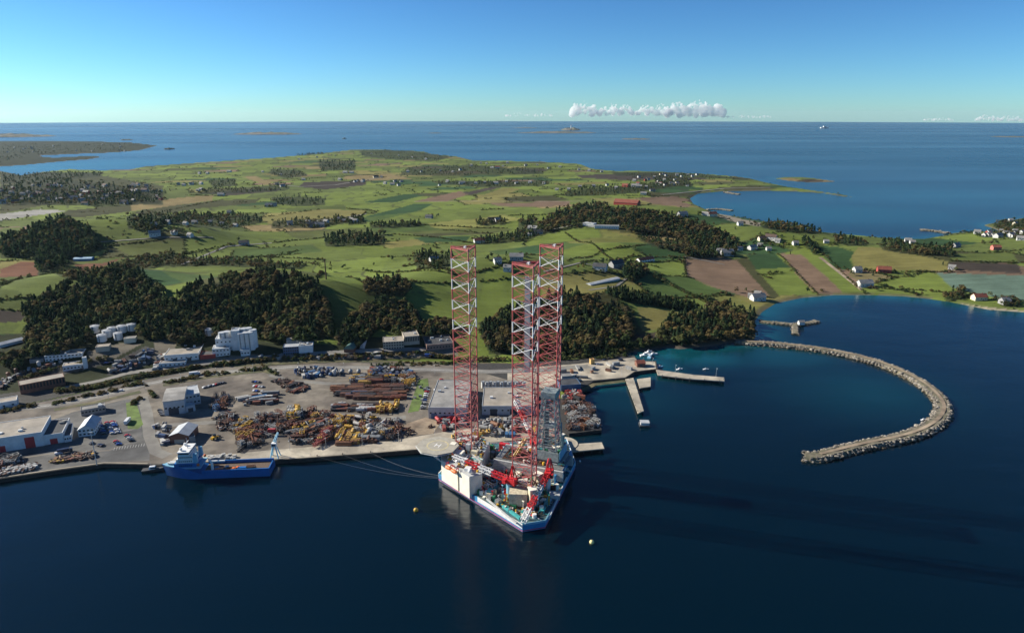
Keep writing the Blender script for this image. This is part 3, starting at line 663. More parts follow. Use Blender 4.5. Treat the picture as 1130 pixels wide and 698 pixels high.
# pedestal cranes -------------------------------------------------------
def lattice_boom(mb, a, c, w, nseg, t=.4, w1=None):
    a, c = Vector(a), Vector(c); d = (c - a).normalized(); s_ = d.cross(Vector((0, 0, 1))).normalized(); u_ = s_.cross(d)
    w1 = w if w1 is None else w1
    def corner(t_, i): 
        ww = (w + (w1 - w) * t_) / 2
        return a + (c - a) * t_ + s_ * ww * (1, 1, -1, -1)[i] + u_ * ww * (1, -1, -1, 1)[i]
    for i in range(4):
        mb.beam(corner(0, i), corner(1, i), t * 1.3)
        for k in range(nseg):
            j = (i + 1) % 4
            mb.beam(corner(k / nseg, i if k % 2 else j), corner((k + 1) / nseg, j if k % 2 else i), t)
def pedestal_crane(px, py, zdeck, zbase, tip, ped_mat, mast_top, label):
    base = rpx(px, py, zbase)
    cr = link('pedestal_crane', None, rig); cr['label'] = label
    b = MB(); b.cyl((base.x, base.y, zdeck), 1.9, zbase - zdeck, 12); b.build('pedestal', ped_mat, cr)
    tip = rpx(*tip); d = Vector((tip.x - base.x, tip.y - base.y, 0)).normalized(); s_ = Vector((-d.y, d.x, 0)); a = math.atan2(d.y, d.x)
    b = MB(); q = base - d * 1.5; b.box((q.x, q.y, zbase), (8, 4.6, 3.6), a); b.build('machine_house', M_crane, cr)
    q = base + d * 2 + s_ * 3; b = MB(); b.box((q.x, q.y, zbase + .4), (2.6, 2.0, 2.8), a); cab = b.build('operator_cab', M_crane, cr)
    q2 = q + d * 1.35; b = MB(); b.box((q2.x, q2.y, zbase + 1.4), (.15, 1.7, 1.5), a); b.build('cab_window', M_glass, cab)
    b = MB(); top = base - d * 2.4 + Vector((0, 0, mast_top))
    for k in (-1, 1):
        b.beam(base + s_ * 1.8 * k + Vector((0, 0, 3.5)), top + s_ * .7 * k, .8); b.beam(base - d * 5 + s_ * 1.8 * k + Vector((0, 0, 3.5)), top + s_ * .7 * k, .6)
    for t_ in (.3, .6, .9): b.beam((base + s_ * 1.8 + Vector((0, 0, 3.5))).lerp(top + s_ * .7, t_), (base - s_ * 1.8 + Vector((0, 0, 3.5))).lerp(top - s_ * .7, t_), .4)
    b.build('gantry_mast', M_crane, cr)
    foot = base + d * 2.6 + Vector((0, 0, 2.2)); tipv = Vector(tip)
    segs = 4
    for k in range(segs):
        b = MB(); lattice_boom(b, foot.lerp(tipv, k / segs), foot.lerp(tipv, (k + 1) / segs), 2.9, 5, .42); b.build('boom_section', M_crane if k % 2 == 0 else M_white, cr)
    b = MB(); b.beam(top, foot.lerp(tipv, .9), .16); b.beam(top, foot.lerp(tipv, .5), .16); b.build('pendant_rope', M_dgrey, cr)
    return cr
pedestal_crane(562, 532, HZ, 17, (500, 504, 21.5), M_skyblue, 13, 'red crane with boom laid over the cream block')
pedestal_crane(605, 525, HZ, 17, (577, 575, 12), M_white, 12, 'red crane with boom pointing down to the near hull corner')
pedestal_crane(592, 490, HZ, 17, (569, 441, 40), M_lgrey, 12, 'red crane with boom raised behind the middle leg')

# cantilever, drill floor and derrick -----------------------------------
DB = rpx(606, 502, 18)
dr = link('derrick', None, rig, loc=(DB.x, DB.y, 0))
b = MB(); hw = 7.5
def hwz(z): return 7.5 - 3.2 * (z - 20) / 44
for i in range(4):
    sx, sy = ((-1, -1), (1, -1), (1, 1), (-1, 1))[i]
    b.beam((sx * hwz(20), sy * hwz(20), 20), (sx * hwz(64), sy * hwz(64), 64), .8)
b.build('corner_post', M_derr, dr)
for k in range(9):
    z0, z1 = 20 + 44 * k / 9, 20 + 44 * (k + 1) / 9; w0, w1 = hwz(z0), hwz(z1)
    for i in range(4):
        s0 = ((-1, -1), (1, -1), (1, 1), (-1, 1)); p, q = s0[i], s0[(i + 1) % 4]
        for kk in range(2):
            b = MB(); A_, B_ = (p, q) if kk else (q, p)
            b.beam((A_[0] * w0, A_[1] * w0, z0), (B_[0] * w1, B_[1] * w1, z1), .3); b.build('derrick_brace', M_derr, dr)
        b = MB(); b.beam((p[0] * w1, p[1] * w1, z1), (q[0] * w1, q[1] * w1, z1), .3); b.build('derrick_girt', M_derr, dr)
b = MB(); b.box((0, 0, 63.6), (10.5, 10.5, 4.6)); b.build('crown_block', M_derr, dr)
b = MB(); b.box((0, 1, 40), (6, 6, 3)); b.build('monkey_board', M_lgrey, dr)
b = MB(); b.box((-2, 0, 26), (2.4, 2.4, 26)); b.build('top_drive_mast', M_grey, dr)
b = MB(); b.box((0, 0, 13), (24, 20, 6.5)); b.build('drill_floor', M_grey, dr)
b = MB(); b.box((0, -10.2, 19.6), (20, .4, 6.5)); b.build('wind_wall', M_derr, dr)
b = MB(); b.box((10.3, 0, 19.6), (.4, 18, 6.5)); b.build('wind_wall', M_skyblue, dr)
for k in range(6):
    b = MB(); b.box((-8 + 3.3 * k, -7 + (k % 3) * 2, 19.52), (2.2, 2.4, 2.5 + (k * 7 % 4))); b.build('drill_machine', (M_green, M_teal, M_green, M_blue, M_lgrey, M_green)[k], dr)
ct = link('cantilever', None, rig)
for y in (-7, 17):
    b = MB(); b.box((12, y, 8.5), (52, 1.6, 7.5)); b.build('cantilever_beam', M_lgrey, ct)
b = MB(); b.box((12, 5, 15.95), (50, 22.0, .6)); b.build('pipe_deck', M_grey, ct)
b = MB(); q = rpx(606, 530, 6); b.box((q.x + 1, q.y + 6, HZ + .13), (13, 1.2, 11)); b.build('side_wall', M_lgrey, ct)
b = MB(); b.box((33, 10, HZ + .13), (1.0, 40, 8.2)); b.build('stern_wall', M_blue, ct)
b = MB()
for k in range(16): b.hcyl((-8, -5 + k * 1.1, 17), (22, -5 + k * 1.1, 17), .4, 6)
tag(b.build('drill_pipes', M_rust, ct), kind='stuff')
b = MB(); q = rpx(568, 502, 18); lattice_boom(b, (q.x, q.y, 16.6), (q.x + 5, q.y + 9, 28), 1.8, 6, .4); b.build('knuckle_boom', M_yel, ct)

# deck machinery ----------------------------------------------------------
random.seed(5)
HULLn = np.array(offset(HULL, .93))
pal = [M_cream, M_cream2, M_lgrey, M_white, M_grey, M_cream, M_teal, M_rust, M_skyblue, M_yel, M_cream2, M_white, M_crane, M_green]
blk = np.array(offset(BLK, 1.08))
k = 0
placed = []
while k < 420:
    x, y = random.uniform(-46, 38), random.uniform(-58, 60)
    if not inside(HULLn, np.array([x]), np.array([y]))[0] or inside(blk, np.array([x]), np.array([y]))[0]: continue
    if any((Vector((x, y)) - Vector((L.x, L.y))).length < 11 for L in LEGS): continue
    k += 1
    t_ = random.random(); b = MB(); a = random.choice((0, 0, 1.5708, -.45)); m = random.choice(pal)
    sx, sy = random.uniform(1.2, 5), random.uniform(1.2, 3.4); h = random.choice((1, 1.4, 2, 2.6, 3.5, 5))
    if t_ < .5: b.box((x, y, HZ + .13), (sx, sy, h), a); nm = 'deck_house'
    elif t_ < .72: b.cyl((x, y, HZ + .13), random.uniform(.6, 1.5), h * 1.3, 10); nm = 'deck_tank'
    elif t_ < .88:
        L_ = random.uniform(4, 11); dx, dy = math.cos(a) * L_ / 2, math.sin(a) * L_ / 2
        b.hcyl((x - dx, y - dy, HZ + 1.2), (x + dx, y + dy, HZ + 1.2), .45, 7); b.beam((x, y, HZ + .1), (x, y, HZ + .9), .6); nm = 'pipe_run'
    else: b.box((x, y, HZ + .13), (.5, .5, 6)); b.box((x, y, HZ + 6.13), (1.6, .7, .5), a); nm = 'lamp_mast'
    b.build(nm, m, rig)
for m_, nm, sd_ in ((M_cream, 'deck_fittings', 1), (M_white, 'deck_piping', 2), (M_yel, 'valve_gear', 3), (M_dgrey, 'cable_gear', 4), (M_teal, 'handrails', 5), (M_rust, 'hose_gear', 6)):
    g_ = random.Random(sd_); b = MB(); k = 0
    while k < 150:
        x, y = g_.uniform(-46, 38), g_.uniform(-58, 60)
        if not inside(HULLn, np.array([x]), np.array([y]))[0]: continue
        k += 1; onb = inside(BLKn, np.array([x]), np.array([y]))[0]
        z = 18.76 if onb else (g_.choice((HZ + .13, HZ + .13, 16.6)) if (-12 < x < 36 and -6 < y < 16) else HZ + .13)
        if nm in ('handrails', 'deck_piping'): 
            a = g_.choice((0, 1.571, -.45)); L_ = g_.uniform(1.5, 6); zz_ = z + g_.uniform(.6, 2.4); b.beam((x, y, zz_), (x + L_ * math.cos(a), y + L_ * math.sin(a), zz_), .22); b.beam((x, y, z), (x, y, zz_), .2)
        else: b.box((x, y, z), (g_.uniform(.4, 1.8), g_.uniform(.4, 1.4), g_.uniform(.4, 2.6)), g_.uniform(0, 1.5))
    tag(b.build(nm, m_, rig), kind='stuff')
def along(a, c, z, w, h, m, nm):
    a, c = rpx(*a), rpx(*c); d = c - a; mid = (a + c) / 2
    b = MB(); b.box((mid.x, mid.y, z), (d.length, w, h), math.atan2(d.y, d.x)); return b.build(nm, m, rig)
along((545, 552, HZ), (574, 573, HZ), HZ + .14, 1.6, 1.7, M_teal, 'deck_walkway')
along((537, 551, HZ), (570, 578, HZ), HZ + .14, .8, 1.1, M_lgrey, 'deck_rail')
along((606, 573, HZ), (625, 528, HZ), HZ + .14, .5, 1.4, M_white, 'deck_rail')
along((598, 566, HZ), (612, 540, HZ), HZ + .14, 2.2, 2.0, M_teal, 'deck_walkway')
q = rpx(572, 556, HZ); b = MB(); b.box((q.x, q.y, HZ + .13), (12, 9, 10), .3); b.build('mud_pump_house', M_cream2, rig)
q = rpx(577, 548, HZ); b = MB(); b.box((q.x, q.y, HZ + .13), (6, 5, 13), .3); b.build('mud_pump_house', M_cream, rig)
q = rpx(560, 546, HZ); b = MB(); b.box((q.x, q.y, HZ + .13), (5, 4, 4), .3); b.build('winch_house', M_crane, rig)
q = rpx(612, 549, HZ); b = MB(); b.box((q.x, q.y, HZ + .13), (7, 6, 3.5), .3); b.build('stern_house', M_lgrey, rig)
# side framework of the far stern corner
for (px, py, h) in ((619, 500, 26), (616, 492, 30), (622, 508, 20)):
    q = rpx(px, py, HZ); b = MB(); lattice_boom(b, (q.x, q.y, HZ), (q.x, q.y, HZ + h), 3.2, 7, .4); b.build('flare_frame', M_blue, rig)
# ================================================================ SUPPLY SHIP
M_ship = mat('ship_blue_paint', (.02, .13, .36), .35, var=.12, scale=.1)
M_wood = mat('deck_planks', (.12, .08, .055), .8, var=.35, scale=.8)
M_boot = mat('ship_boot_dark', (.02, .025, .05), .5)
st_, bw_ = at_z(301, 519, 0), at_z(181, 524, 0)
dirv = Vector((bw_.x - st_.x, bw_.y - st_.y, 0)); SL = dirv.length; syaw = math.atan2(dirv.y, dirv.x)
ship = thing('supply_ship', 'blue platform supply ship with white bridge at the bow, moored along the quay', 'ship', st_, syaw)
BW = 16.0
def half(t):                                  # half breadth along the ship, t 0 stern .. 1 bow
    return BW / 2 * (1.0 if t < .68 else max(0.03, 1 - ((t - .68) / .32) ** 2.2))
N = 26; vs = []; fs = []
for i in range(N + 1):
    t = i / N; x = t * SL
    sheer = 4.0 if t < .62 else 4.0 + 5.0 * min(1, (t - .62) / .16)
    fl = 1.0 if t < .7 else 1 - .35 * (t - .7) / .3
    hb = half(t)
    xo = 3.5 * max(0, (t - .8) / .2)
    vs += [(x - xo, -hb * .9 * fl, -3), (x - xo * .6, -hb * fl, .4), (x, -hb, sheer), (x, hb, sheer), (x - xo * .6, hb * fl, .4), (x - xo, hb * .9 * fl, -3)]
for i in range(N):
    for k in range(5): a = i * 6 + k; fs.append((a, a + 1, a + 7, a + 6))
fs += [(0, 5, 4, 3, 2, 1), tuple(N * 6 + k for k in range(6))]
b = MB(); b.add(vs, [f[::-1] for f in fs]); me = b.mesh('hull', M_ship)
bm = bmesh.new(); bm.from_mesh(me); bmesh.ops.recalc_face_normals(bm, faces=bm.faces); bm.to_mesh(me); bm.free()
sh = link('hull', me, ship)
# cargo deck sunk between bulwarks
b = MB(); b.box((.31 * SL, 0, 4.02), (.60 * SL, BW - 1.8, .1)); b.build('cargo_deck', M_wood, ship)
for s_ in (-1, 1):
    b = MB(); b.box((.31 * SL, s_ * (BW / 2 - .55), 4.02), (.61 * SL, .9, 2.4)); b.build('cargo_rail', M_ship, ship)
b = MB(); b.box((1.0, 0, 4.13), (.8, BW - 2.2, 1.2)); b.build('stern_roller_bar', M_ship, ship)
b = MB()
b.prism([(t * SL, half(t) * .98) for t in np.linspace(.62, .995, 12)] + [(t * SL, -half(t) * .98) for t in np.linspace(.995, .62, 12)], 8.3, 9.05); b.build('forecastle_deck', M_skyblue, ship)
sup = link('superstructure', None, ship)
def tierbox(x0, x1, w, z0, z1, m, nm, par=sup):
    b = MB(); b.box(((x0 + x1) / 2 * SL, 0, z0), ((x1 - x0) * SL, w, z1 - z0), 0, .96); return b.build(nm, m, par)
tierbox(.66, .86, 14, 9.06, 12.2, M_ship, 'tier'); tierbox(.68, .84, 12.5, 12.21, 15.2, M_white, 'tier'); tierbox(.70, .82, 12, 15.21, 18.2, M_white, 'tier')
br = tierbox(.71, .81, 14.5, 18.21, 19.3, M_white, 'bridge')
tierbox(.712, .808, 14.0, 19.31, 20.7, M_glass, 'bridge_window', br); tierbox(.705, .815, 14.8, 20.71, 21.2, M_white, 'bridge_roof', br)
for z in (10.2, 13.2, 16.2):
    for k in range(7):
        for s_ in (-1, 1):
            w = {10.2: 14, 13.2: 12.5, 16.2: 12}[z] / 2 * .985
            b = MB(); b.box(((.70 + k * .018) * SL, s_ * w, z), (.8, .15, .8)); b.build('porthole', M_glass, sup)
b = MB(); lattice_boom(b, (.75 * SL, 0, 21.2), (.75 * SL, 0, 29), 1.6, 5, .25, .6); b.box((.75 * SL, 0, 25.5), (.5, 6, .3)); b.build('radar_mast', M_white, sup)
for s_ in (-1, 1):
    b = MB(); b.ball((.79 * SL, s_ * 4, 22.3), 1.1, 8, 6); b.build('radome', M_white, sup)
    b = MB(); b.box((.665 * SL, s_ * 5.5, 12.2), (3, 2, 7), 0, .8); b.build('funnel', M_skyblue, sup)
    b = MB(); b.ball((.64 * SL, s_ * 7, 11.0), 1.1, 8, 5); o = b.build('rescue_boat', M_orange, sup)
b = MB()
for z in (7.2, 5.6): b.box((.80 * SL, -half(.80) * .93 - .05, z), (.12 * SL, .2, .6), .13)
b.build('name_stripe', M_white, sh)
b = MB(); b.box((.90 * SL, 0, 9.06), (5, 4, 1.4)); b.cyl((.94 * SL, 0, 9.06), .9, 1.2); b.build('anchor_winch', M_lgrey, ship)
b = MB(); b.cyl((.52 * SL, 6.2, 6.4), .9, 6, 10); b.box((.47 * SL, 6.2, 12.4), (.14 * SL, 1, 1)); b.build('deck_crane', M_white, ship)
random.seed(3)
for k in range(9):
    b = MB(); x = random.uniform(.05, .58) * SL; y = random.uniform(2, 5.5)
    b.box((x, y, 4.13), (random.choice((2.4, 6)), 2.4, 2.5), 0); b.build('cargo_container', random.choice((M_dgrey, M_ship, M_lgrey, M_orange, M_rust)), ship)

# ================================================================ quay, paved ground, roads
M_conc = mat('quay_concrete', (.44, .39, .30), .9, var=.32, scale=.07, bump=.1, col2=(.30, .265, .21))
M_asph = mat('asphalt', (.07, .07, .07), .92, var=.35, scale=.08, col2=(.12, .117, .11))
M_dirt = mat('yard_gravel', (.19, .165, .13), .97, var=.4, scale=.06, bump=.2, col2=(.115, .097, .08))
M_road = mat('road_surface', (.215, .205, .18), .93, var=.25, scale=.06, col2=(.17, .16, .145))
M_sand = mat('sand_heap', (.33, .26, .18), .97, var=.35, scale=.08, col2=(.22, .165, .115))
M_lawn = mat('lawn', (.105, .165, .03), .95, var=.35, scale=.12, col2=(.085,.12,.03))
M_rough = mat('rough_grass', (.070, .075, .028), .95, var=.45, scale=.15, col2=(.12, .10, .05))
M_qwall = mat('quay_wall_dark', (.035, .033, .03), .9, var=.4, scale=.4)
M_paint = mat('road_paint_white', (.75, .75, .72), .7, var=.15)
GZ0 = 3.0
def flat(pts, z): return [at_z(x, y, z)[:2] for x, y in pts]
def ground_sheet(name, pts, m, z, thick=.05, kind='structure'):
    b = MB(); b.prism(flat(pts, z), z - thick, z); return b.build(name, m, kind=kind)
QUAY = [(-60,543),(0,528),(60,519),(115,511.5),(163,512.5),(176,513),(192,511),(300,508),(400,501),(462,496),(540,489),(613,481.5),(618,462),(600,430),(640,424),(640,430),(655,420),(690,417),(700,410),(726,407),(724,398),(704,398),(700,392),(640,396),(560,401),(480,401),(330,398),(240,404),(150,420),(60,440),(-60,462)]
b = MB(); b.prism(flat(QUAY, GZ0), -5, GZ0); qy = b.build('quay', [M_qwall], kind='structure')
ground_sheet('yard_ground', [(-60,541.5),(0,526.5),(60,517.5),(115,510),(163,511),(176,511.5),(192,509.5),(300,506.5),(400,499.5),(462,494.5),(540,487.5),(612,480),(600,430),(500,402),(330,399),(240,405),(150,421),(60,441),(-60,463)], M_dirt, GZ0 + .02)
ground_sheet('quay_apron', [(188,509.4),(300,506.2),(400,499.2),(462,494.2),(540,487.2),(611.5,479.5),(612,462),(540,470),(490,476),(450,483),(430,486),(300,496),(260,500),(195,503)], M_conc, GZ0 + .07)
ground_sheet('quay_apron', [(560,407),(640,401),(700,394),(704,398),(723,399),(724,406.5),(700,409.5),(690,416),(655,419),(620,421),(600,428),(560,424)], M_conc, GZ0 + .07)
ground_sheet('yard_asphalt', [(-60,523),(0,509),(60,500),(120,497),(165,480),(165,508),(115,509.6),(60,517),(0,526),(-60,540)], M_asph, GZ0 + .06)
ground_sheet('yard_asphalt', [(-60,510),(0,497),(60,488),(78,455),(140,440),(160,438),(165,480),(120,496),(60,499),(0,508),(-60,522)], M_asph, GZ0 + .055)
ground_sheet('yard_asphalt', [(60,462),(80,455),(140,441),(152,440),(156,472),(100,484),(78,486)], mat('worn_asphalt', (.14, .137, .128), .93, var=.3, scale=.07, col2=(.10, .098, .093)), GZ0 + .065)
ground_sheet('lawn', [(139,444),(150,443),(158,468),(152,473),(141,473)], M_lawn, GZ0 + .12)
ground_sheet('lawn', [(462,419),(472,417),(473,425),(462,453),(450,455),(456,437)], M_lawn, GZ0 + .12)
ground_sheet('sand_area', [(440,470),(470,460),(486,466),(478,478),(450,481)], M_sand, GZ0 + .10)
def ribbon(name, pts, w, m, dz=.10, zf=None, kind='structure', sub=6):
    """a strip following the land (or a level), given by pixels of its middle line"""
    P = []
    for i in range(len(pts) - 1):
        for k in range(sub):
            t = k / sub; P.append((pts[i][0] + (pts[i + 1][0] - pts[i][0]) * t, pts[i][1] + (pts[i + 1][1] - pts[i][1]) * t))
    P.append(pts[-1]); Q = []
    for x, y in P:
        q = at_z(x, y, zf) if zf is not None else gp(x, y)
        if q is not None: Q.append(q)
    vs = []; fs = []
    for i, q in enumerate(Q):
        a = Q[max(0, i - 1)]; c = Q[min(len(Q) - 1, i + 1)]; d = Vector((c.x - a.x, c.y - a.y, 0)).normalized(); n_ = Vector((-d.y, d.x, 0))
        for s_ in (-1, 1):
            p = q + n_ * w / 2 * s_
            z = (zf if zf is not None else max(ground_z(p.x, p.y), ground_z(q.x, q.y))) + dz
            vs.append((p.x, p.y, z))
    for i in range(len(Q) - 1): fs.append((2 * i, 2 * i + 2, 2 * i + 3, 2 * i + 1))
    b = MB(); b.add(vs, fs)
    me = b.mesh(name, m); bm = bmesh.new(); bm.from_mesh(me); bmesh.ops.recalc_face_normals(bm, faces=bm.faces); bm.to_mesh(me); bm.free()
    return link(name, me, kind=kind), Q
road, RQ = ribbon('harbour_road', [(-60,470),(0,452),(60,447),(110,437),(160,424),(200,416.5),(260,409),(320,405),(370,405),(430,406),(480,408),(540,410),(600,408),(650,404)], 11, M_road, .11, GZ0)
ribbon('road_line', [(0,452),(60,447),(110,437),(160,424),(200,416.5),(260,409),(320,405),(370,405),(430,406),(480,408),(540,410),(600,408)], .35, M_paint, .125, GZ0)
ribbon('yard_road', [(157,438),(162,455),(165,480),(172,498),(185,503)], 9, M_road, .10, GZ0)
ribbon('yard_road', [(170,470),(230,466),(300,460),(380,458),(430,462),(448,460)], 7, M_road, .09, GZ0)
ribbon('yard_road', [(310,403),(300,414),(318,420),(380,424),(430,428),(450,440)], 7, M_road, .095, GZ0)
ribbon('upper_road', [(60,430),(110,420),(140,412),(200,404),(260,398),(330,392),(400,388),(440,386),(470,386)], 8, M_road, .25)
ribbon('rough_verge', [(60,444),(110,433),(160,420),(230,408),(300,401),(370,398),(440,400),(500,401),(560,402)], 9, M_rough, .16)
ribbon('rough_verge', [(60,452),(110,443),(155,432)], 7, M_rough, .14, GZ0)
ribbon('rough_verge', [(180,425),(230,416),(290,409),(305,412)], 7, M_rough, .14, GZ0)
ribbon('rough_verge', [(640,432),(655,424),(690,420)], 6, M_rough, .0, GZ0 - .3)
for (pts, w, m) in (([(300,203),(330,206),(370,204),(420,196)], 9, M_road), ([(457,222.5),(520,222),(610,222.5),(640,222)], 7, M_sand), ([(905,284),(960,327)], 6, M_sand), ([(100,268),(180,262),(235,262)], 4, M_road), ([(330,246),(380,240),(404,236)], 9, M_road), ([(600,300),(640,290),(700,300),(680,316),(650,320)], 4, M_road), ([(755,283),(800,292)], 3, M_road), ([(200,292),(230,280),(250,272),(300,268)], 6, M_road), ([(560,263),(600,255),(650,245)], 5, M_road), ([(730,215),(760,212),(800,208),(850,207)], 8, M_road), ([(850,350),(870,334),(910,328),(960,328)], 4, M_sand)):
    ribbon('farm_road', pts, w, m, .3)
# crown of a stone quay edge (kerb) along the water
for pts in ([(-60,542),(0,527),(60,518),(115,510.5),(163,511.5)], [(192,510.2),(300,507.2),(400,500.2),(462,495.2),(540,488.2),(612,480.7)]):
    ribbon('quay_kerb', pts, 1.0, M_conc, .35, GZ0)
# ================================================================ BUILDINGS
def wall_mat(n, c, v=.12): return mat(n, c, .8, var=v, scale=.25)
BW_ = wall_mat('wall_white', (.66, .67, .66)); BB_ = wall_mat('wall_palegrey', (.42, .45, .47)); BK_ = wall_mat('wall_brick', (.17, .075, .05), .3); BG_ = wall_mat('wall_grey', (.25, .25, .245)); BD_ = wall_mat('wall_dark', (.05, .055, .065)); BT_ = wall_mat('wall_beige', (.40, .35, .28)); BBL = wall_mat('wall_blue', (.06, .12, .22)); BRD = wall_mat('wall_red', (.35, .05, .04)); BOC = wall_mat('wall_ochre', (.50, .33, .12)); BPK = wall_mat('wall_pink', (.50, .16, .13)); BCR = wall_mat('wall_cream', (.62, .56, .42))
RG_ = mat('roof_grey', (.22, .215, .205), .85, var=.22, scale=.12, col2=(.29, .28, .26)); RD_ = mat('roof_dark', (.055, .057, .062), .8, var=.3, scale=.15); RB_ = mat('roof_beige', (.33, .29, .235), .9, var=.2, scale=.1, col2=(.27, .245, .21)); RR_ = mat('roof_red_tile', (.22, .065, .04), .85, var=.3, scale=.5); RL_ = mat('roof_light_metal', (.45, .47, .48), .5, .1, var=.15, scale=.2); RGN = mat('roof_green', (.07, .15, .13), .6, var=.2); M_door = mat('door_red', (.42, .03, .035), .5, var=.1); M_brown_d = mat('door_brown', (.07, .05, .04), .7)
def zz(px, py): 
    g = gp(px, py); return g
def base_pt(px, py, z): return at_z(px, py, z) if z is not None else gp(px, py)
BUILT = []
def building(name, label, cat, FL, FR, dep, h, roof='flat', wm=None, rm=None, rh=3.0, win=(0, 0), side_win=(0, 0), doors=(), z=GZ0 + .03, group=None, extras=0, wsz=(1.6, 1.3), parapet=.5):
    wm = wm or BW_; rm = rm or RG_
    BUILT.append((FL[0], FR[0], max(FL[1], FR[1])))
    a, c = base_pt(*FL, z), base_pt(*FR, z)
    d = Vector((c.x - a.x, c.y - a.y, 0)); w = d.length; rz = math.atan2(d.y, d.x)
    if z is None: a.z = min(a.z, c.z) - .4
    r = thing(name, label, cat, a, rz, group)
    b = MB()
    if roof == 'flat':
        b.box((w / 2, dep / 2, 0), (w, dep, h)); b.build('wall', wm, r)
        b = MB(); b.box((w / 2, dep / 2, h + .003), (w - .8, dep - .8, .15)); rf = b.build('roof', rm, r)
        for (cx, cy, sx, sy) in ((w / 2, .2, w, .4), (w / 2, dep - .2, w, .4), (.2, dep / 2, .4, dep - .8), (w - .2, dep / 2, .4, dep - .8)):
            b = MB(); b.box((cx, cy, h + .002), (sx, sy, parapet)); b.build('parapet', wm, r)
    elif roof == 'gable_y':                       # ridge runs away from the front
        pr = [(0, 0), (w, 0), (w, h), (w / 2, h + rh), (0, h)]
        vs = [(x, 0, z_) for x, z_ in pr] + [(x, dep, z_) for x, z_ in pr]
        b.add(vs, [(0, 1, 2, 3, 4), (9, 8, 7, 6, 5), (0, 5, 6, 1), (1, 6, 7, 2), (4, 9, 5, 0), (2, 7, 8, 3), (3, 8, 9, 4)]); b.build('wall', wm, r)
        rf = link('roof', None, r)
        for s_ in (0, 1):
            x0, x1 = (-.5, w / 2) if s_ == 0 else (w + .5, w / 2); e = .5 * rh / (w / 2)
            b = MB(); t_ = .25
            vs = [(x0, -.5, h - e), (x1, -.5, h + rh), (x1, dep + .5, h + rh), (x0, dep + .5, h - e)]
            b.add([(x, y, z_ + .02) for x, y, z_ in vs] + [(x, y, z_ + .02 + t_) for x, y, z_ in vs], [(0, 1, 2, 3), (7, 6, 5, 4), (0, 4, 5, 1), (1, 5, 6, 2), (2, 6, 7, 3), (3, 7, 4, 0)])
            b.build('roof_slope', rm, rf)
    else:                                          # gable_x: ridge parallel to the front
        pr = [(0, 0), (dep, 0), (dep, h), (dep / 2, h + rh), (0, h)]
        vs = [(0, y, z_) for y, z_ in pr] + [(w, y, z_) for y, z_ in pr]
        b.add(vs, [(4, 3, 2, 1, 0), (5, 6, 7, 8, 9), (0, 1, 6, 5), (1, 2, 7, 6), (5, 9, 4, 0), (2, 3, 8, 7), (3, 4, 9, 8)]); b.build('wall', wm, r)
        rf = link('roof', None, r)
        for s_ in (0, 1):
            y0, y1 = (-.5, dep / 2) if s_ == 0 else (dep + .5, dep / 2); e = .5 * rh / (dep / 2)
            b = MB(); t_ = .25
            vs = [(-.5, y0, h - e), (w + .5, y0, h - e), (w + .5, y1, h + rh), (-.5, y1, h + rh)]
            b.add([(x, y, z_ + .02) for x, y, z_ in vs] + [(x, y, z_ + .02 + t_) for x, y, z_ in vs], [(0, 1, 2, 3), (7, 6, 5, 4), (0, 4, 5, 1), (1, 5, 6, 2), (2, 6, 7, 3), (3, 7, 4, 0)])
            b.build('roof_slope', rm, rf)
    rows, n = win
    for i in range(rows):
        for k in range(n):
            b = MB(); b.box(((k + .5) * w / n, -.03, h * (i + .45) / rows), (min(wsz[0], w / n * .6), .14, min(wsz[1], h / rows * .5))); b.build('window', M_glass, r)
    rows, n = side_win
    for i in range(rows):
        for k in range(n):
            for x in (0, w):
                b = MB(); b.box((x, (k + .5) * dep / n, h * (i + .45) / rows), (.14, min(wsz[0], dep / n * .6), min(wsz[1], h / rows * .5))); b.build('window', M_glass, r)
    for (t_, dw, dh, m) in doors:
        b = MB(); b.box((t_ * w, -.06, .02), (dw, .25, dh)); b.build('door', m, r)
    rnd = random.Random(int(FL[0] * 31 + FL[1]))
    for k in range(extras):
        b = MB(); x, y = rnd.uniform(.15, .85) * w, rnd.uniform(.2, .8) * dep
        b.box((x, y, h + .16), (rnd.uniform(1.2, 3.5), rnd.uniform(1.2, 2.5), rnd.uniform(.8, 1.8))); b.build('roof_unit', rnd.choice((RL_, BW_, RG_)), r)
    return r, w, rz
building('warehouse', 'long white warehouse with three red doors on the left quay', 'warehouse', (-40, 505), (49, 491.5), 33, 11.5, 'flat', BW_, RB_, doors=((.46, 6, 5, M_door), (.83, 6.5, 9, M_door)), extras=3)
building('warehouse', 'lower white hall with dark flat roof and one red door, right of the tall warehouse', 'warehouse', (49.3, 491), (71, 487.7), 30, 8, 'flat', BW_, RD_, doors=((.5, 5, 4.5, M_door),), extras=2)
building('annex', 'narrow low annex with dark roof at the right end of the white warehouse', 'annex', (71.5, 488), (79.5, 486.5), 25, 5, 'flat', BW_, RD_, win=(1, 3))
building('office_house', 'white gabled office house with pale roof beside the warehouse', 'house', (87, 482), (105, 480), 21, 6, 'gable_y', BW_, RL_, 3.5, win=(2, 4), side_win=(2, 5))
building('flat_office', 'grey flat-roofed office behind the white gabled house', 'office', (90, 459), (117, 454), 9, 5, 'flat', BG_, RG_, win=(1, 7), extras=2)
building('hall', 'tall white hall with grey roof and dark gateway by the yard entrance', 'hall', (182, 458.5), (205, 455.5), 31, 13, 'gable_x', BB_, RG_, 1.2, doors=((.45, 8, 6, BD_),), win=(1, 5))
building('hall', 'lower pale blue wing on the right side of the tall white hall', 'hall', (205.5, 448), (222, 445), 22, 10, 'flat', BB_, RL_, win=(2, 4), extras=1)
building('hall', 'small pale blue lean-to in front of the hall wing', 'hall', (205.5, 455), (216, 453), 9, 5, 'flat', BB_, RL_, doors=((.5, 4, 3.5, BD_),))
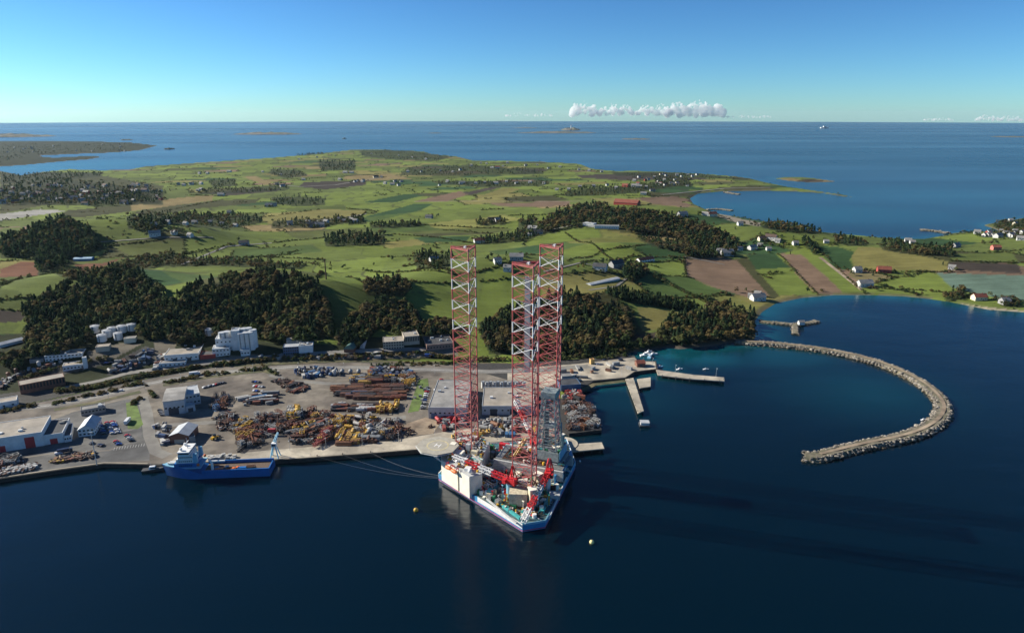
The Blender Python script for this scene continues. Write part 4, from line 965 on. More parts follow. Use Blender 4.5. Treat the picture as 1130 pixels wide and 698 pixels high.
building('brick_shed', 'red brick shed with light gable roof behind the supply ship', 'shed', (188, 489), (209, 488.5), 19, 6.5, 'gable_y', BK_, RL_, 2.6, doors=((.5, 8, 3.2, BT_),))
building('annex', 'grey lean-to along the right of the red brick shed', 'annex', (209.5, 488.5), (216, 487), 18, 4.5, 'flat', BG_, RG_)
building('factory_hall', 'white factory hall with pale roof above the harbour road', 'factory', (182, 400), (219.5, 396.5), 40, 8, 'flat', BW_, RB_, win=(1, 7), doors=((.3, 4, 4, BD_), (.72, 4, 4, BD_)), z=None, extras=4)
building('factory_hall', 'low white loading hall in front of the white factory hall', 'factory', (176, 406), (205, 403), 14, 5, 'flat', BW_, RG_, win=(1, 6), z=None)
building('shed', 'dark red shed between the factory hall and the white mill', 'shed', (221, 397), (238, 395), 14, 5, 'flat', BRD, RD_, z=None)
building('mill_block', 'white stepped mill block with flat roof, front part', 'mill', (235, 394), (254, 391.5), 14, 9, 'flat', BW_, RL_, win=(2, 5), z=None, extras=2)
building('mill_block', 'taller white mill block behind the front part', 'mill', (239, 388), (257, 386), 14, 14, 'flat', BW_, RL_, win=(2, 4), z=None, extras=2)
building('mill_tower', 'white mill tower with stair head, tallest of the mill', 'mill', (257, 387), (266, 386), 12, 22, 'flat', BW_, RL_, z=None, extras=2)
building('mill_block', 'small white mill annex at the foot of the silos', 'mill', (266, 393), (276, 392), 8, 7, 'flat', BW_, RL_, z=None, win=(1, 3))
M_silo = mat('silo_white', (.68, .68, .66), .6, var=.1, scale=.3)
def silo(px, py, r_, h, label, group, dome=False, m=None, z=None):
    p = gp(px, py) if z is None else at_z(px, py, z); p.z -= .3
    BUILT.append((px - 3, px + 3, py))
    t = thing('silo' if h > 12 else 'storage_tank', label, 'silo' if h > 12 else 'tank', p, 0, group); m = m or M_silo
    b = MB(); b.cyl((0, 0, 0), r_, h, 20); b.build('shell', m, t, smooth=False)
    b = MB(); b.cyl((0, 0, h + .004), r_ * 1.03, h * .04 + .5, 20, r_ * (.2 if dome else .97)); b.build('tank_roof', RL_, t)
    b = MB()
    for k in range(8):
        a = 2 * math.pi * k / 8; b.beam((r_ * math.cos(a), r_ * math.sin(a), h), (r_ * math.cos(a), r_ * math.sin(a), h + 1.1), .12)
    for k in range(8): b.beam((r_ * math.cos(.785 * k), r_ * math.sin(.785 * k), h + 1.05), (r_ * math.cos(.785 * (k + 1)), r_ * math.sin(.785 * (k + 1)), h + 1.05), .12)
    b.build('guard_rail', M_grey, t)
    b = MB(); b.box((0, -r_ - .25, 0), (.7, .4, h)); b.build('ladder', M_grey, t)
    return t
for k, (x, y) in enumerate(((247, 384), (252, 383), (268, 386), (273, 385.5), (278, 385), (281, 382.5), (271, 381), (276, 380.5))):
    silo(x, y, 3.9, (17 if k < 2 else 18.5), 'white grain silo standing in the mill group', 'silos of the white mill')
silo(231, 369, 5, 7, 'white round tank at the edge of the wood above the factory hall', None, True)
for k, (x, y) in enumerate(((106, 366), (113, 376), (124, 368), (135, 366), (146, 364), (131, 374), (119, 371))):
    silo(x, y, 5.0 - .3 * (k % 3), 7.5, 'pale round storage tank below the dark wooded slope', 'storage tanks under the wood', True)
building('tank_house', 'small white block beside the round storage tanks', 'pump house', (137, 379), (150, 377.5), 8, 5.5, 'flat', BCR, RG_, z=None)
building('works_building', 'white long works building with flat roof left of the tanks', 'works', (50, 399), (91, 393), 15, 6, 'flat', BW_, RB_, win=(2, 10), z=None, extras=2)
building('works_building', 'low dark shed at the left end of the long white works building', 'shed', (33, 401), (48, 399), 9, 4, 'flat', BG_, RG_, z=None)
building('works_building', 'pale works building with white stair tower, above the brick hall', 'works', (70, 410), (93, 405), 11, 6, 'flat', BW_, RB_, win=(1, 6), z=None)
building('stair_tower', 'slim white tower at the end of the pale works building', 'tower', (92.5, 407), (97, 406), 4, 12, 'flat', BW_, RL_, z=None)
building('brick_hall', 'long brown brick hall with beige roof and tall window bays', 'hall', (23, 435), (73, 425), 14, 9, 'flat', BK_, RB_, win=(1, 14), z=None, wsz=(2.0, 5.5))
building('works_building', 'white shed with two windows at the left picture edge above the road', 'shed', (-20, 456), (20, 449), 12, 7, 'flat', BW_, RB_, win=(1, 4), z=None)
building('concrete_store', 'grey concrete store on the terrace behind the works buildings', 'store', (106, 389), (121, 387), 10, 6, 'flat', BT_, RB_, z=None)
building('glass_office', 'modern office with blue glass front and white panel end', 'office', (313, 392), (330, 390.5), 12, 9, 'flat', BBL, RL_, win=(3, 7), z=None, wsz=(2.2, 1.8))
building('glass_office', 'white panelled end block of the blue glass office', 'office', (330.2, 390.3), (345.5, 389), 12, 9, 'flat', BW_, RG_, z=None, extras=2)
building('timber_house', 'beige roofed house on the slope behind the glass office', 'house', (317, 382), (333, 380), 12, 5, 'gable_x', BT_, RB_, 3, win=(1, 4), z=None)
building('office_block', 'beige concrete office block with flat roof, front wing', 'office', (423, 386), (446, 384.5), 18, 9, 'flat', BT_, RB_, win=(3, 8), z=None, extras=2)
building('office_block', 'beige concrete office block with tall columns, rear wing', 'office', (446.2, 381), (463, 379.5), 22, 10, 'flat', BT_, RB_, win=(1, 9), z=None, wsz=(1.6, 6), extras=1)
building('dark_roof_building', 'long building with dark roof and pale brick front right of the office block', 'building', (471, 387), (501, 384), 32, 6.5, 'flat', wall_mat('wall_pale_brick', (.30, .18, .14), .25), RD_, win=(1, 9), z=None, extras=6)
# barrel-roofed green hall
BUILT.append((378, 402, 388)); p = gp(380, 390); gh = thing('barrel_hall', 'brick hall with green barrel roof at the foot of the wood', 'hall', p, -.1)
b = MB(); b.box((5, 14, -.5), (10.5, 28, 6)); b.build('wall', BK_, gh)
b = MB(); pts = [(-.6 + 11.2 * k / 10, 5.4 + 4.2 * math.sin(math.pi * k / 10)) for k in range(11)]
vs = [(x, -.6, z_) for x, z_ in pts] + [(x, 28.6, z_) for x, z_ in pts]
b.add(vs, [tuple(range(11)), tuple(range(21, 10, -1))] + [(i + 1, i, i + 11, i + 12) for i in range(10)] + [(0, 10, 21, 11)]); b.build('roof', RGN, gh)
p = gp(397, 384); gh2 = thing('greenhouse', 'small pale arched shelter right of the green barrel hall', 'shelter', p, -.15)
b = MB(); pts = [(5 * k / 8, 4.2 * math.sin(math.pi * k / 8)) for k in range(9)]; vs = [(x, 0, z_) for x, z_ in pts] + [(x, 16, z_) for x, z_ in pts]
b.add(vs, [tuple(range(9)), tuple(range(17, 8, -1))] + [(i + 1, i, i + 9, i + 10) for i in range(8)] + [(0, 8, 17, 9)]); b.build('canopy', RL_, gh2)
b = MB(); b.box((2.5, 8, -1.2), (6, 17, 1.3)); b.build('plinth', BG_, gh2)
# workshops by the rig
building('workshop', 'big grey-roofed workshop with pale blue front left of the rig legs', 'workshop', (473, 461.5), (514, 462), 62, 10, 'flat', BB_, RG_, win=(1, 8), doors=((.15, 5, 5, BBL),), extras=5)
building('workshop', 'beige-roofed workshop behind the rig between the legs', 'workshop', (532, 457.5), (590, 457.5), 42, 8, 'flat', BB_, RB_, doors=((.22, 6, 5.5, BD_), (.6, 6, 5.5, BD_)), win=(1, 9), extras=6)
building('store_house', 'dark flat store house at the right end of the workshops', 'store', (619, 431.5), (641, 430), 16, 5.5, 'flat', BBL, RD_)
building('store_house', 'small grey store with pale roof behind the dark store house', 'store', (620, 421), (632, 420), 8, 5, 'flat', BG_, RG_)
for k in range(12):
    silo(533 + k * 4.1, 427.5 + (k % 2) * .6, 1.7, 6, 'white upright tank in the row behind the beige workshop', 'row of upright tanks', False, z=GZ0)
# greenhouse strips, farm buildings, school, barns -----------------------------------
building('poultry_house', 'long pale low greenhouse in the field at the left edge', 'greenhouse', (0, 384), (27, 377), 10, 3.5, 'gable_x', BW_, RL_, 1.5, z=None)
building('school', 'white long school with flat roof on the wooded hill, left wing', 'school', (643, 249), (655, 250.5), 14, 7, 'flat', BW_, RL_, win=(2, 9), z=None)
building('school', 'white long school with flat roof on the wooded hill, right wing', 'school', (656, 252), (683, 253), 12, 7, 'flat', BW_, RG_, win=(1, 14), z=None)
building('red_barn', 'large barn with rusty red roof on the plain beyond the wooded hill', 'barn', (677, 226), (703, 226.5), 26, 7, 'gable_x', BRD, RR_, 6, z=None)
building('villa', 'white villa with red tiled roof on the grass slope right of the rig', 'house', (706, 289), (722, 288.5), 10, 5.5, 'gable_x', BW_, RR_, 3.4, win=(2, 6), z=None)
building('villa', 'pink house with red roof on the right headland', 'house', (1096, 276), (1105, 276), 11, 6, 'gable_x', BPK, RR_, 3.4, win=(2, 5), z=None)
building('blue_tent', 'low blue covered store at the field edge below the left hill', 'store', (81, 288), (101, 287.5), 12, 4, 'gable_x', wall_mat('tarp_blue', (.18, .33, .50)), mat('tarp_roof', (.35, .50, .62), .6), 1.5, z=None)
building('pier_shed', 'red boathouse on the pier tip behind the big pier square', 'boathouse', (703, 405), (712, 404.5), 8, 4, 'gable_x', BK_, RR_, 2.2, doors=((.5, 2.5, 2.6, BD_),))
building('kiosk', 'small orange brown hut on the concrete pier square', 'hut', (652, 402), (656, 401.5), 4, 5, 'flat', BOC, RR_)
building('jetty_house', 'small white house on the stone jetty in the bay', 'house', (882, 358.5), (888, 358.4), 5, 3.5, 'gable_x', BW_, RG_, 2, z=1.8)
# ================================================================ YARD EQUIPMENT (each piece a thing with parts)
random.seed(21)
M_obj = mat('painted_steel', objcol=True, rough=.6, var=.3, scale=.9)
LIB = {}
def lib(name, cat): 
    t = thing(name, '', cat, (0, -900, -300)); LIB[name] = t; return t
def part(t, name, fn, m=None):
    b = MB(); fn(b); return b.build(name, m or M_obj, t)
t = lib('pipe_stack', 'pipe stack')
for r_, n in ((0, 6), (1, 5), (2, 4)):
    for k in range(n): part(t, 'pipe', lambda b: b.hcyl((-6, (k - (n - 1) / 2) * .95, .65 + r_ * .85), (6, (k - (n - 1) / 2) * .95, .65 + r_ * .85), .44, 7))
for x in (-4, 4): part(t, 'bearer', lambda b: b.box((x, 0, 0), (.3, 6.4, .2)), M_wood)
t = lib('beam_stack', 'steel beams')
for k in range(9): part(t, 'beam', lambda b: b.box((random.uniform(-.6, .6), (k % 3 - 1) * .9, .2 + (k // 3) * .55), (10, .6, .45), random.uniform(-.05, .05)))
for x in (-3, 3): part(t, 'bearer', lambda b: b.box((x, 0, 0), (.3, 3.2, .19)), M_wood)
t = lib('steel_frame', 'steel frame')
def fr(b):
    L_, w, h = 6, 3, 3.2
    for x in (-L_ / 2, 0, L_ / 2):
        for y in (-w / 2, w / 2): b.beam((x, y, 0), (x, y, h), .35)
        b.beam((x, -w / 2, h), (x, w / 2, h), .3)
    for y in (-w / 2, w / 2):
        for z in (.2, h): b.beam((-L_ / 2, y, z), (L_ / 2, y, z), .35)
        b.beam((-L_ / 2, y, 0), (0, y, h), .25); b.beam((L_ / 2, y, 0), (0, y, h), .25)
part(t, 'frame', fr); part(t, 'machine', lambda b: b.box((-1, 0, .3), (2.6, 1.8, 1.6)), M_rust); part(t, 'vessel', lambda b: b.hcyl((.6, 0, 1.3), (2.6, 0, 1.3), .8, 8), M_grey)
t = lib('winch_unit', 'winch')
part(t, 'base_frame', lambda b: [b.box((0, y, 0), (6, .5, .6)) for y in (-1.4, 1.4)]); part(t, 'drum', lambda b: b.hcyl((0, -1.1, 1.5), (0, 1.1, 1.5), 1.1, 12), M_rust)
for y in (-1.3, 1.3): part(t, 'flange', lambda b: b.hcyl((0, y - .1, 1.5), (0, y + .1, 1.5), 1.6, 12))
part(t, 'motor', lambda b: b.box((2.1, 0, .6), (1.4, 1.6, 1.4))); part(t, 'guard', lambda b: b.box((-2.2, 0, .6), (1.0, 2.2, 1.9)))
t = lib('container', 'container')
part(t, 'body', lambda b: b.box((0, 0, 0), (6.1, 2.44, 2.5))); part(t, 'roof_panel', lambda b: b.box((0, 0, 2.503), (5.9, 2.3, .09)))
for s_ in (-1, 1): part(t, 'door', lambda b: b.box((3.08, s_ * .6, .15), (.08, 1.1, 2.2)))
t = lib('long_container', 'container')
part(t, 'body', lambda b: b.box((0, 0, 0), (12.2, 2.44, 2.6))); part(t, 'roof_panel', lambda b: b.box((0, 0, 2.603), (12, 2.3, .09)))
for s_ in (-1, 1): part(t, 'door', lambda b: b.box((6.13, s_ * .6, .15), (.08, 1.1, 2.2)))
t = lib('cable_reel', 'reel')
part(t, 'core', lambda b: b.hcyl((0, -.9, 1.5), (0, .9, 1.5), .8, 10), M_brown)
for y in (-1, 1): part(t, 'flange', lambda b: b.hcyl((0, y - .12, 1.5), (0, y + .12, 1.5), 1.5, 14))
t = lib('tank', 'tank')
part(t, 'shell', lambda b: b.hcyl((-3, 0, 1.9), (3, 0, 1.9), 1.4, 12))
for x in (-2, 2): part(t, 'saddle', lambda b: b.box((x, 0, 0), (.5, 2.4, 1.2)), M_grey)
part(t, 'manhole', lambda b: b.cyl((0, 0, 3.2), .4, .4, 8))
t = lib('upright_tank', 'tank')
part(t, 'shell', lambda b: b.cyl((0, 0, .6), 1.5, 3.8, 12)); part(t, 'top', lambda b: b.cyl((0, 0, 4.41), 1.45, .5, 12, .4))
for k in range(3): part(t, 'leg', lambda b: b.box((1.1 * math.cos(k * 2.09), 1.1 * math.sin(k * 2.09), 0), (.3, .3, .7)), M_grey)
t = lib('mooring_buoy', 'buoy')
part(t, 'float_body', lambda b: b.ball((0, 0, 1.5), 1.5, 10, 7)); part(t, 'shackle', lambda b: b.cyl((0, 0, 2.95), .25, .7, 6), M_grey); part(t, 'cradle', lambda b: b.box((0, 0, 0), (1.8, 1.8, .35)), M_wood)
t = lib('subsea_frame', 'machine frame')
def sf(b):
    for x in (-1.8, 1.8):
        for y in (-1.8, 1.8): b.beam((x, y, 0), (x * .8, y * .8, 4.2), .3)
    for z, k in ((.2, 1), (2.2, .9), (4.2, .8)):
        for i in range(4):
            p = ((-1, -1), (1, -1), (1, 1), (-1, 1)); b.beam((p[i][0] * 1.8 * k, p[i][1] * 1.8 * k, z), (p[(i + 1) % 4][0] * 1.8 * k, p[(i + 1) % 4][1] * 1.8 * k, z), .3)
part(t, 'frame', sf); part(t, 'valve_block', lambda b: b.box((0, 0, .4), (1.8, 1.8, 2.6)), M_grey); part(t, 'hub', lambda b: b.cyl((0, 0, 3.0), .6, 1.4, 8))
t = lib('lattice_section', 'lattice boom')
part(t, 'lattice', lambda b: lattice_boom(b, (-7, 0, 1.2), (7, 0, 1.2), 2.0, 8, .3))
for x in (-4, 4): part(t, 'bearer', lambda b: b.box((x, 0, 0), (.4, 2.6, .18)), M_wood)
t = lib('crate', 'crate')
part(t, 'box', lambda b: b.box((0, 0, .12), (2.2, 1.8, 1.5))); part(t, 'lid', lambda b: b.box((0, 0, 1.623), (2.3, 1.9, .12))); part(t, 'pallet', lambda b: b.box((0, 0, 0), (2.2, 1.8, .1)), M_wood)
t = lib('scrap_heap', 'scrap heap')
for k in range(9): part(t, 'plate', lambda b: b.box((random.uniform(-1.8, 1.8), random.uniform(-1.8, 1.8), random.uniform(0, .9)), (random.uniform(.8, 3), random.uniform(.4, 1.6), random.uniform(.2, 1.2)), random.uniform(0, 3)), random.choice((None, M_rust, M_grey, M_brown)))
t = lib('scrap_tubes', 'scrap tubes')
for k in range(7):
    a = random.uniform(0, 3.1); x, y, L_ = random.uniform(-1.2, 1.2), random.uniform(-1.2, 1.2), random.uniform(1.5, 3.2)
    part(t, 'tube', lambda b: b.hcyl((x - L_ * math.cos(a), y - L_ * math.sin(a), random.uniform(.3, .8)), (x + L_ * math.cos(a), y + L_ * math.sin(a), random.uniform(.4, 2.2)), random.uniform(.15, .4), 6), random.choice((None, M_rust, M_brown)))
RUST = [(.11, .048, .03), (.075, .042, .032), (.14, .06, .04), (.055, .04, .036), (.035, .034, .036), (.19, .065, .038), (.04, .04, .045), (.22, .095, .045), (.17, .07, .04)]
YEL = [(.52, .30, .03), (.44, .27, .06), (.55, .35, .06)]
WHT = [(.42, .41, .38), (.30, .30, .29), (.50, .49, .46)]
BLU = [(.025, .06, .15), (.04, .12, .25), (.04, .05, .09)]
SIL = [(.28, .29, .29), (.18, .185, .19)]
RED = [(.38, .035, .04), (.27, .06, .05)]
used_lib = set()
NAMES = dict(pipe_stack='stack of steel pipes', beam_stack='stack of steel beams', steel_frame='steel frame', winch_unit='winch unit', container='container', long_container='long container', cable_reel='cable reel', tank='horizontal tank', upright_tank='upright tank', mooring_buoy='mooring buoy', subsea_frame='open machine frame', lattice_section='lattice boom section', crate='crate', scrap_heap='heap of scrap plates', scrap_tubes='tangle of scrap tubes')
CNAME = {id(RUST): 'rusty', id(YEL): 'yellow', id(WHT): 'white', id(BLU): 'blue', id(SIL): 'silver', id(RED): 'red'}
def put(kind, p, rz, color, label, group, sc=1.0):
    o = dup(LIB[kind], p, rz, label, group, color, (sc, sc, sc)); return o
def zone(poly, kinds, palette, n, where, rz=None, z=GZ0 + .1, sep=3.0, sc=(.95, 1.25)):
    n = int(n * 1.45); sep = sep * .8
    xs = [p[0] for p in poly]; ys = [p[1] for p in poly]; got = []; tries = 0
    while len(got) < n and tries < n * 40:
        tries += 1
        px, py = random.uniform(min(xs), max(xs)), random.uniform(min(ys), max(ys))
        if not inside(poly, np.array([px]), np.array([py]))[0]: continue
        p = at_z(px, py, z) if z is not None else gp(px, py)
        if p is None or any((p - q).length < sep for q in got): continue
        got.append(p)
        k = random.choice(kinds); pl = random.choice(palette); c = random.choice(pl)
        a = (random.choice(rz) if rz else random.uniform(0, 3.14)) + random.uniform(-.08, .08)
        lab = CNAME[id(pl)] + ' ' + NAMES[k] + ' ' + where
        put(k, p, a, c, lab, CNAME[id(pl)] + ' ' + NAMES[k] + 's ' + where, random.uniform(*sc))
# oval store by the road
zone([(325,407),(345,405),(373,406),(376,414),(340,418),(327,415)], ['container', 'upright_tank', 'crate', 'cable_reel', 'mooring_buoy'], [BLU, BLU, WHT, SIL], 34, 'in the oval store by the harbour road', sep=2.9)
for k in range(3): put('mooring_buoy', at_z(378 + k * 9, 411.5, GZ0 + .1), 0, SIL[0], 'big silver buoy in the row of three beside the oval store', 'three silver buoys', 1.5)
zone([(408,407),(420,406),(456,409),(455,416),(430,418),(408,415)], ['crate', 'winch_unit', 'steel_frame', 'container'], [BLU, BLU, SIL, RUST], 30, 'in the back row under the road bank', sep=3)
zone([(386,416),(436,416),(436,423),(390,423)], ['pipe_stack', 'tank', 'winch_unit', 'subsea_frame'], [SIL, YEL, RUST, RUST], 20, 'in the upper row of the pipe yard', rz=(0.05,), sep=4)
zone([(441,417),(458,417),(456,425),(443,425)], ['winch_unit', 'steel_frame', 'crate'], [YEL, WHT, RUST], 10, 'by the upper end of the green strip', sep=3)
zone([(370,426),(440,425),(447,431),(440,441),(400,440),(372,436)], ['pipe_stack', 'beam_stack', 'pipe_stack', 'lattice_section'], [RUST], 46, 'in the brown rows of the pipe yard', rz=(0.05,), sep=4.6)
zone([(385,433),(400,433),(400,440),(386,440)], ['long_container', 'container'], [BLU], 3, 'among the brown pipe rows', rz=(0.05,), sep=4)
zone([(370,447),(410,448),(412,455),(372,453)], ['pipe_stack', 'scrap_heap', 'tank', 'beam_stack'], [RUST, RUST, WHT], 18, 'in the lower row of the pipe yard', rz=(0.05,), sep=4)
zone([(412,447),(438,446),(438,454),(414,455)], ['winch_unit', 'tank', 'steel_frame'], [YEL, YEL, RUST], 14, 'at the right end of the pipe yard', rz=(0.05, 1.6), sep=3.6)
# the big heap along the quay
zone([(262,468),(275,462),(292,458),(322,456),(330,468),(300,480),(285,492),(265,496)], ['steel_frame', 'scrap_heap', 'scrap_tubes', 'lattice_section', 'subsea_frame', 'beam_stack'], [RUST, RUST, RUST, SIL], 62, 'in the heap behind the quay crane', sep=3.2)
zone([(318,456),(340,452),(372,460),(378,480),(350,490),(318,488)], ['steel_frame', 'scrap_heap', 'scrap_tubes', 'beam_stack', 'winch_unit', 'subsea_frame'], [RUST, RUST, RUST, SIL, YEL], 66, 'in the middle of the rusty yard', sep=3.2)
zone([(372,461),(412,460),(430,468),(434,482),(400,480),(374,474)], ['steel_frame', 'winch_unit', 'tank', 'subsea_frame', 'scrap_tubes'], [RUST, YEL, RUST, WHT], 42, 'in the heap left of the sand area', sep=3.4)
zone([(370,478),(410,478),(412,488),(372,491)], ['winch_unit', 'steel_frame', 'tank', 'pipe_stack'], [YEL, YEL, RUST, SIL], 22, 'along the quay edge of the yard', rz=(0.06, 1.6), sep=3.6)
zone([(404,472),(422,472),(424,484),(402,486)], ['winch_unit', 'steel_frame', 'crate', 'upright_tank'], [WHT, SIL], 14, 'beside the yellow frames on the quay', sep=3)
zone([(424,466),(440,462),(442,482),(430,486)], ['steel_frame', 'scrap_tubes', 'crate', 'winch_unit'], [RUST, SIL, RUST], 18, 'at the right edge of the heap', sep=3)
zone([(318,456),(331,452),(333,462),(322,464)], ['subsea_frame', 'upright_tank'], [YEL, YEL, WHT], 7, 'in the tall group at the yard middle', sep=2.8, sc=(1.3, 1.7))
zone([(264,466),(274,464),(278,482),(266,486)], ['lattice_section', 'steel_frame'], [YEL], 8, 'at the left end of the rusty heap', rz=(1.2, 1.4), sep=3)
for k in range(4): put('lattice_section', at_z(353 + k * 2.6, 489 - k * 4.6, GZ0 + 1.5 + k * .4), 1.05, RED[1], 'red lattice boom section lying across the rusty yard', 'red lattice boom', 1.0)
put('container', at_z(300, 476, GZ0 + 3), .03, RED[0], 'bright red container in front of the rusty heap', None, 1.0)
put('container', at_z(300, 476.4, GZ0 + .1), .03, RED[1], 'dull red container under the bright red one', None, 1.0)
zone([(338,464),(360,462),(358,476),(342,478)], ['long_container', 'beam_stack'], [[(.03, .032, .04)]] if False else [RUST], 8, 'in the dark pile of the yard middle', rz=(1.0,), sep=3.4)
zone([(236,458),(262,456),(264,478),(240,472)], ['steel_frame', 'scrap_heap', 'scrap_tubes'], [RUST, SIL], 22, 'in the heap beside the brick shed', sep=3.4)
zone([(233,438),(250,436),(252,452),(236,454)], ['steel_frame', 'subsea_frame', 'crate'], [RUST, RUST, BLU], 14, 'beside the tall white hall', sep=3.2)
zone([(303,420),(316,418),(338,426),(336,432),(318,432)], ['scrap_heap', 'scrap_tubes', 'beam_stack'], [RUST], 18, 'below the grassy road bend', sep=3.2)
zone([(266,436),(302,434),(304,445),(270,448)], ['container', 'scrap_heap', 'crate', 'long_container'], [WHT, SIL, RUST, BLU], 16, 'in the lot before the white hall', rz=(0.1, .5), sep=4)
zone([(228,504),(262,502),(262,507),(230,508)], ['crate'], [WHT], 12, 'on the quay beside the supply ship', sep=2.3)
zone([(170,470),(186,468),(186,490),(172,492)], ['crate', 'container', 'cable_reel'], [WHT, BLU, SIL], 9, 'in the fenced lot left of the brick shed', sep=3.5)
# left quay
zone([(0,508),(18,504),(22,510),(0,516)], ['winch_unit', 'steel_frame', 'scrap_heap'], [WHT, RUST, SIL], 14, 'on the quay below the warehouse', sep=2.8)
zone([(0,519),(38,512),(40,517),(0,525)], ['crate', 'scrap_heap'], [SIL, WHT], 26, 'stored along the left quay edge', sep=2.3)
zone([(58,507),(104,499),(105,504),(60,511)], ['scrap_tubes', 'scrap_heap', 'crate'], [RUST, RUST, YEL], 22, 'in the long row on the left quay', sep=2.5)
# works terraces above the road
zone([(120,412),(128,402),(160,386),(170,386),(165,398),(140,410)], ['container', 'crate', 'scrap_heap', 'beam_stack', 'tank'], [SIL, RUST, WHT, BLU], 20, 'on the terrace under the storage tanks', z=None, sep=5)
zone([(0,420),(20,410),(50,402),(70,398),(68,402),(25,414),(0,430)], ['container', 'crate', 'scrap_heap', 'upright_tank'], [SIL, RUST, WHT], 30, 'in the left edge works yard', z=None, sep=4.5)
zone([(172,408),(180,402),(184,394),(178,392),(170,400)], ['container', 'crate', 'pipe_stack'], [SIL, RUST, WHT], 10, 'left of the white factory hall', z=None, sep=4)
zone([(285,394),(310,391),(312,396),(288,398)], ['crate', 'container'], [SIL, WHT], 6, 'left of the glass office', z=None, sep=4.5)
zone([(350,394),(420,391),(420,396),(350,398)], ['crate', 'container', 'scrap_heap', 'beam_stack'], [SIL, RUST, WHT], 14, 'along the upper road', z=None, sep=5)
# behind the rig
zone([(482,462),(512,460),(512,472),(488,474)], ['container', 'crate', 'tank', 'winch_unit'], [RED, WHT, RED, SIL], 16, 'before the pale blue workshop front', sep=3)
zone([(530,463),(572,462),(572,474),(534,476)], ['tank', 'upright_tank', 'container', 'winch_unit', 'crate'], [WHT, SIL, WHT, RUST], 26, 'before the beige workshop', sep=3.2)
for k in range(3): put('container', at_z(559 + k * 4, 480.5, GZ0 + .1), 1.55, BLU[1], 'blue container in the row on the apron behind the rig', 'blue containers behind the rig', 1.0)
zone([(448,425),(460,423),(474,428),(470,455),(463,456)], ['crate'], [SIL], 6, 'beside the green strip at the workshop', sep=4)
zone([(444,476),(470,466),(478,470),(455,482)], ['scrap_tubes'], [RUST], 3, 'on the brown sand area', sep=5)
zone([(600,412),(640,406),(690,400),(700,406),(660,416),(620,419)], ['crate', 'beam_stack', 'cable_reel', 'container'], [SIL, WHT, RUST], 9, 'on the concrete pier square', z=GZ0 + .1, sep=9)
zone([(500,484),(556,479),(600,474),(604,470),(550,474),(500,479)], ['crate', 'container', 'winch_unit', 'cable_reel'], [SIL, WHT, RUST, YEL], 14, 'on the apron behind the rig', z=GZ0 + .1, sep=5)
# scrap pier
b = MB(); b.prism(flat([(612,440),(642,438),(655,448),(664,474),(628,478),(610,470)], 2.6), -5, 2.6); b.build('scrap_pier', M_qwall, kind='structure')
zone([(622,432),(641,431),(642,440),(624,442)], ['winch_unit', 'scrap_heap', 'container'], [RED, RUST, WHT], 16, 'at the root of the scrap pier', z=GZ0 + .1, sep=3)
zone([(622,445),(643,443),(654,450),(661,470),(630,474)], ['scrap_heap', 'scrap_tubes', 'crate', 'steel_frame'], [RUST, RUST, SIL, WHT, SIL], 60, 'heaped on the scrap pier', z=2.6, sep=2.6)
for t in list(LIB.values()):                       # the patterns themselves are not part of the place
    for ch in list(t.children): bpy.data.objects.remove(ch)
    bpy.data.objects.remove(t)

# ---- light blue quay crane
p = at_z(304, 504, GZ0 + .08); qc = thing('quay_crane', 'pale blue portal crane with short mast standing on the quay by the ship', 'crane', p, .06)
for sx in (-3, 3):
    for sy in (-3, 3):
        b = MB(); b.beam((sx, sy, 0), (sx * .35, sy * .35, 9), .7); b.build('leg', M_skyblue, qc)
b = MB(); b.box((0, 0, 9), (3.6, 3.4, 3)); b.build('cab', M_white, qc)
b = MB(); b.box((0, -1.75, 9.9), (2.6, .15, 1.4)); b.build('cab_window', M_glass, qc)
b = MB(); lattice_boom(b, (0, 1, 12), (2, 6, 17.5), 1.5, 6, .3, .8); b.build('jib', M_skyblue, qc)
b = MB(); b.beam((2, 6, 17.5), (2, 6, 10), .12); b.box((2, 6, 9.2), (.7, .7, .9)); b.build('hook_rope', M_dgrey, qc)
# ---- lamp posts / mast on the left quay
p = at_z(107, 513, GZ0); lp = thing('lamp_mast', 'tall grey floodlight mast on the left quay edge', 'mast', p)
b = MB(); b.cyl((0, 0, 0), .35, 26, 8, .2); b.build('pole', M_lgrey, lp); b = MB(); b.box((0, 0, 26), (2.6, .5, .8)); b.build('lamp_head', M_lgrey, lp)
p = gp(360, 308); lp = thing('chimney_mast', 'lone rust red mast on the field behind the wooded knoll', 'mast', p)
b = MB(); b.cyl((0, 0, -1), .9, 26, 8, .6); b.build('pole', M_rust, lp); b = MB(); b.box((0, 0, 25), (1.8, 1.8, 1)); b.build('mast_top', M_rust, lp)

lp = thing('lamp_post', '', 'lamp post', (0, -900, -300)); b = MB(); b.cyl((0, 0, 0), .14, 9, 6, .08); b.build('pole', M_lgrey, lp); b = MB(); b.beam((0, 0, 9), (0, -1.8, 9.3), .14); b.build('arm', M_lgrey, lp); b = MB(); b.box((0, -2.0, 9.2), (.35, .8, .18)); b.build('lamp', M_white, lp)
for k, (x, y) in enumerate(((120, 440), (160, 430), (200, 421), (240, 415), (280, 411), (330, 409), (380, 409), (430, 410), (480, 412))): dup(lp, at_z(x, y, GZ0 + .1), .1, 'grey street lamp beside the harbour road', 'street lamps of the harbour road')
for k, (x, y) in enumerate(((320, 497), (360, 494), (400, 491), (440, 488), (480, 484), (525, 480), (575, 475))): dup(lp, at_z(x, y, GZ0 + .1), .1, 'grey lamp post on the quay apron', 'lamp posts of the quay apron')
for k, (x, y) in enumerate(((600, 424), (640, 419), (686, 414), (720, 404), (745, 411.5), (790, 415.5))): dup(lp, at_z(x, y, GZ0 + .1), .1, 'grey lamp post on the pier square or long pier', 'lamp posts of the piers')
for ch in list(lp.children): bpy.data.objects.remove(ch)
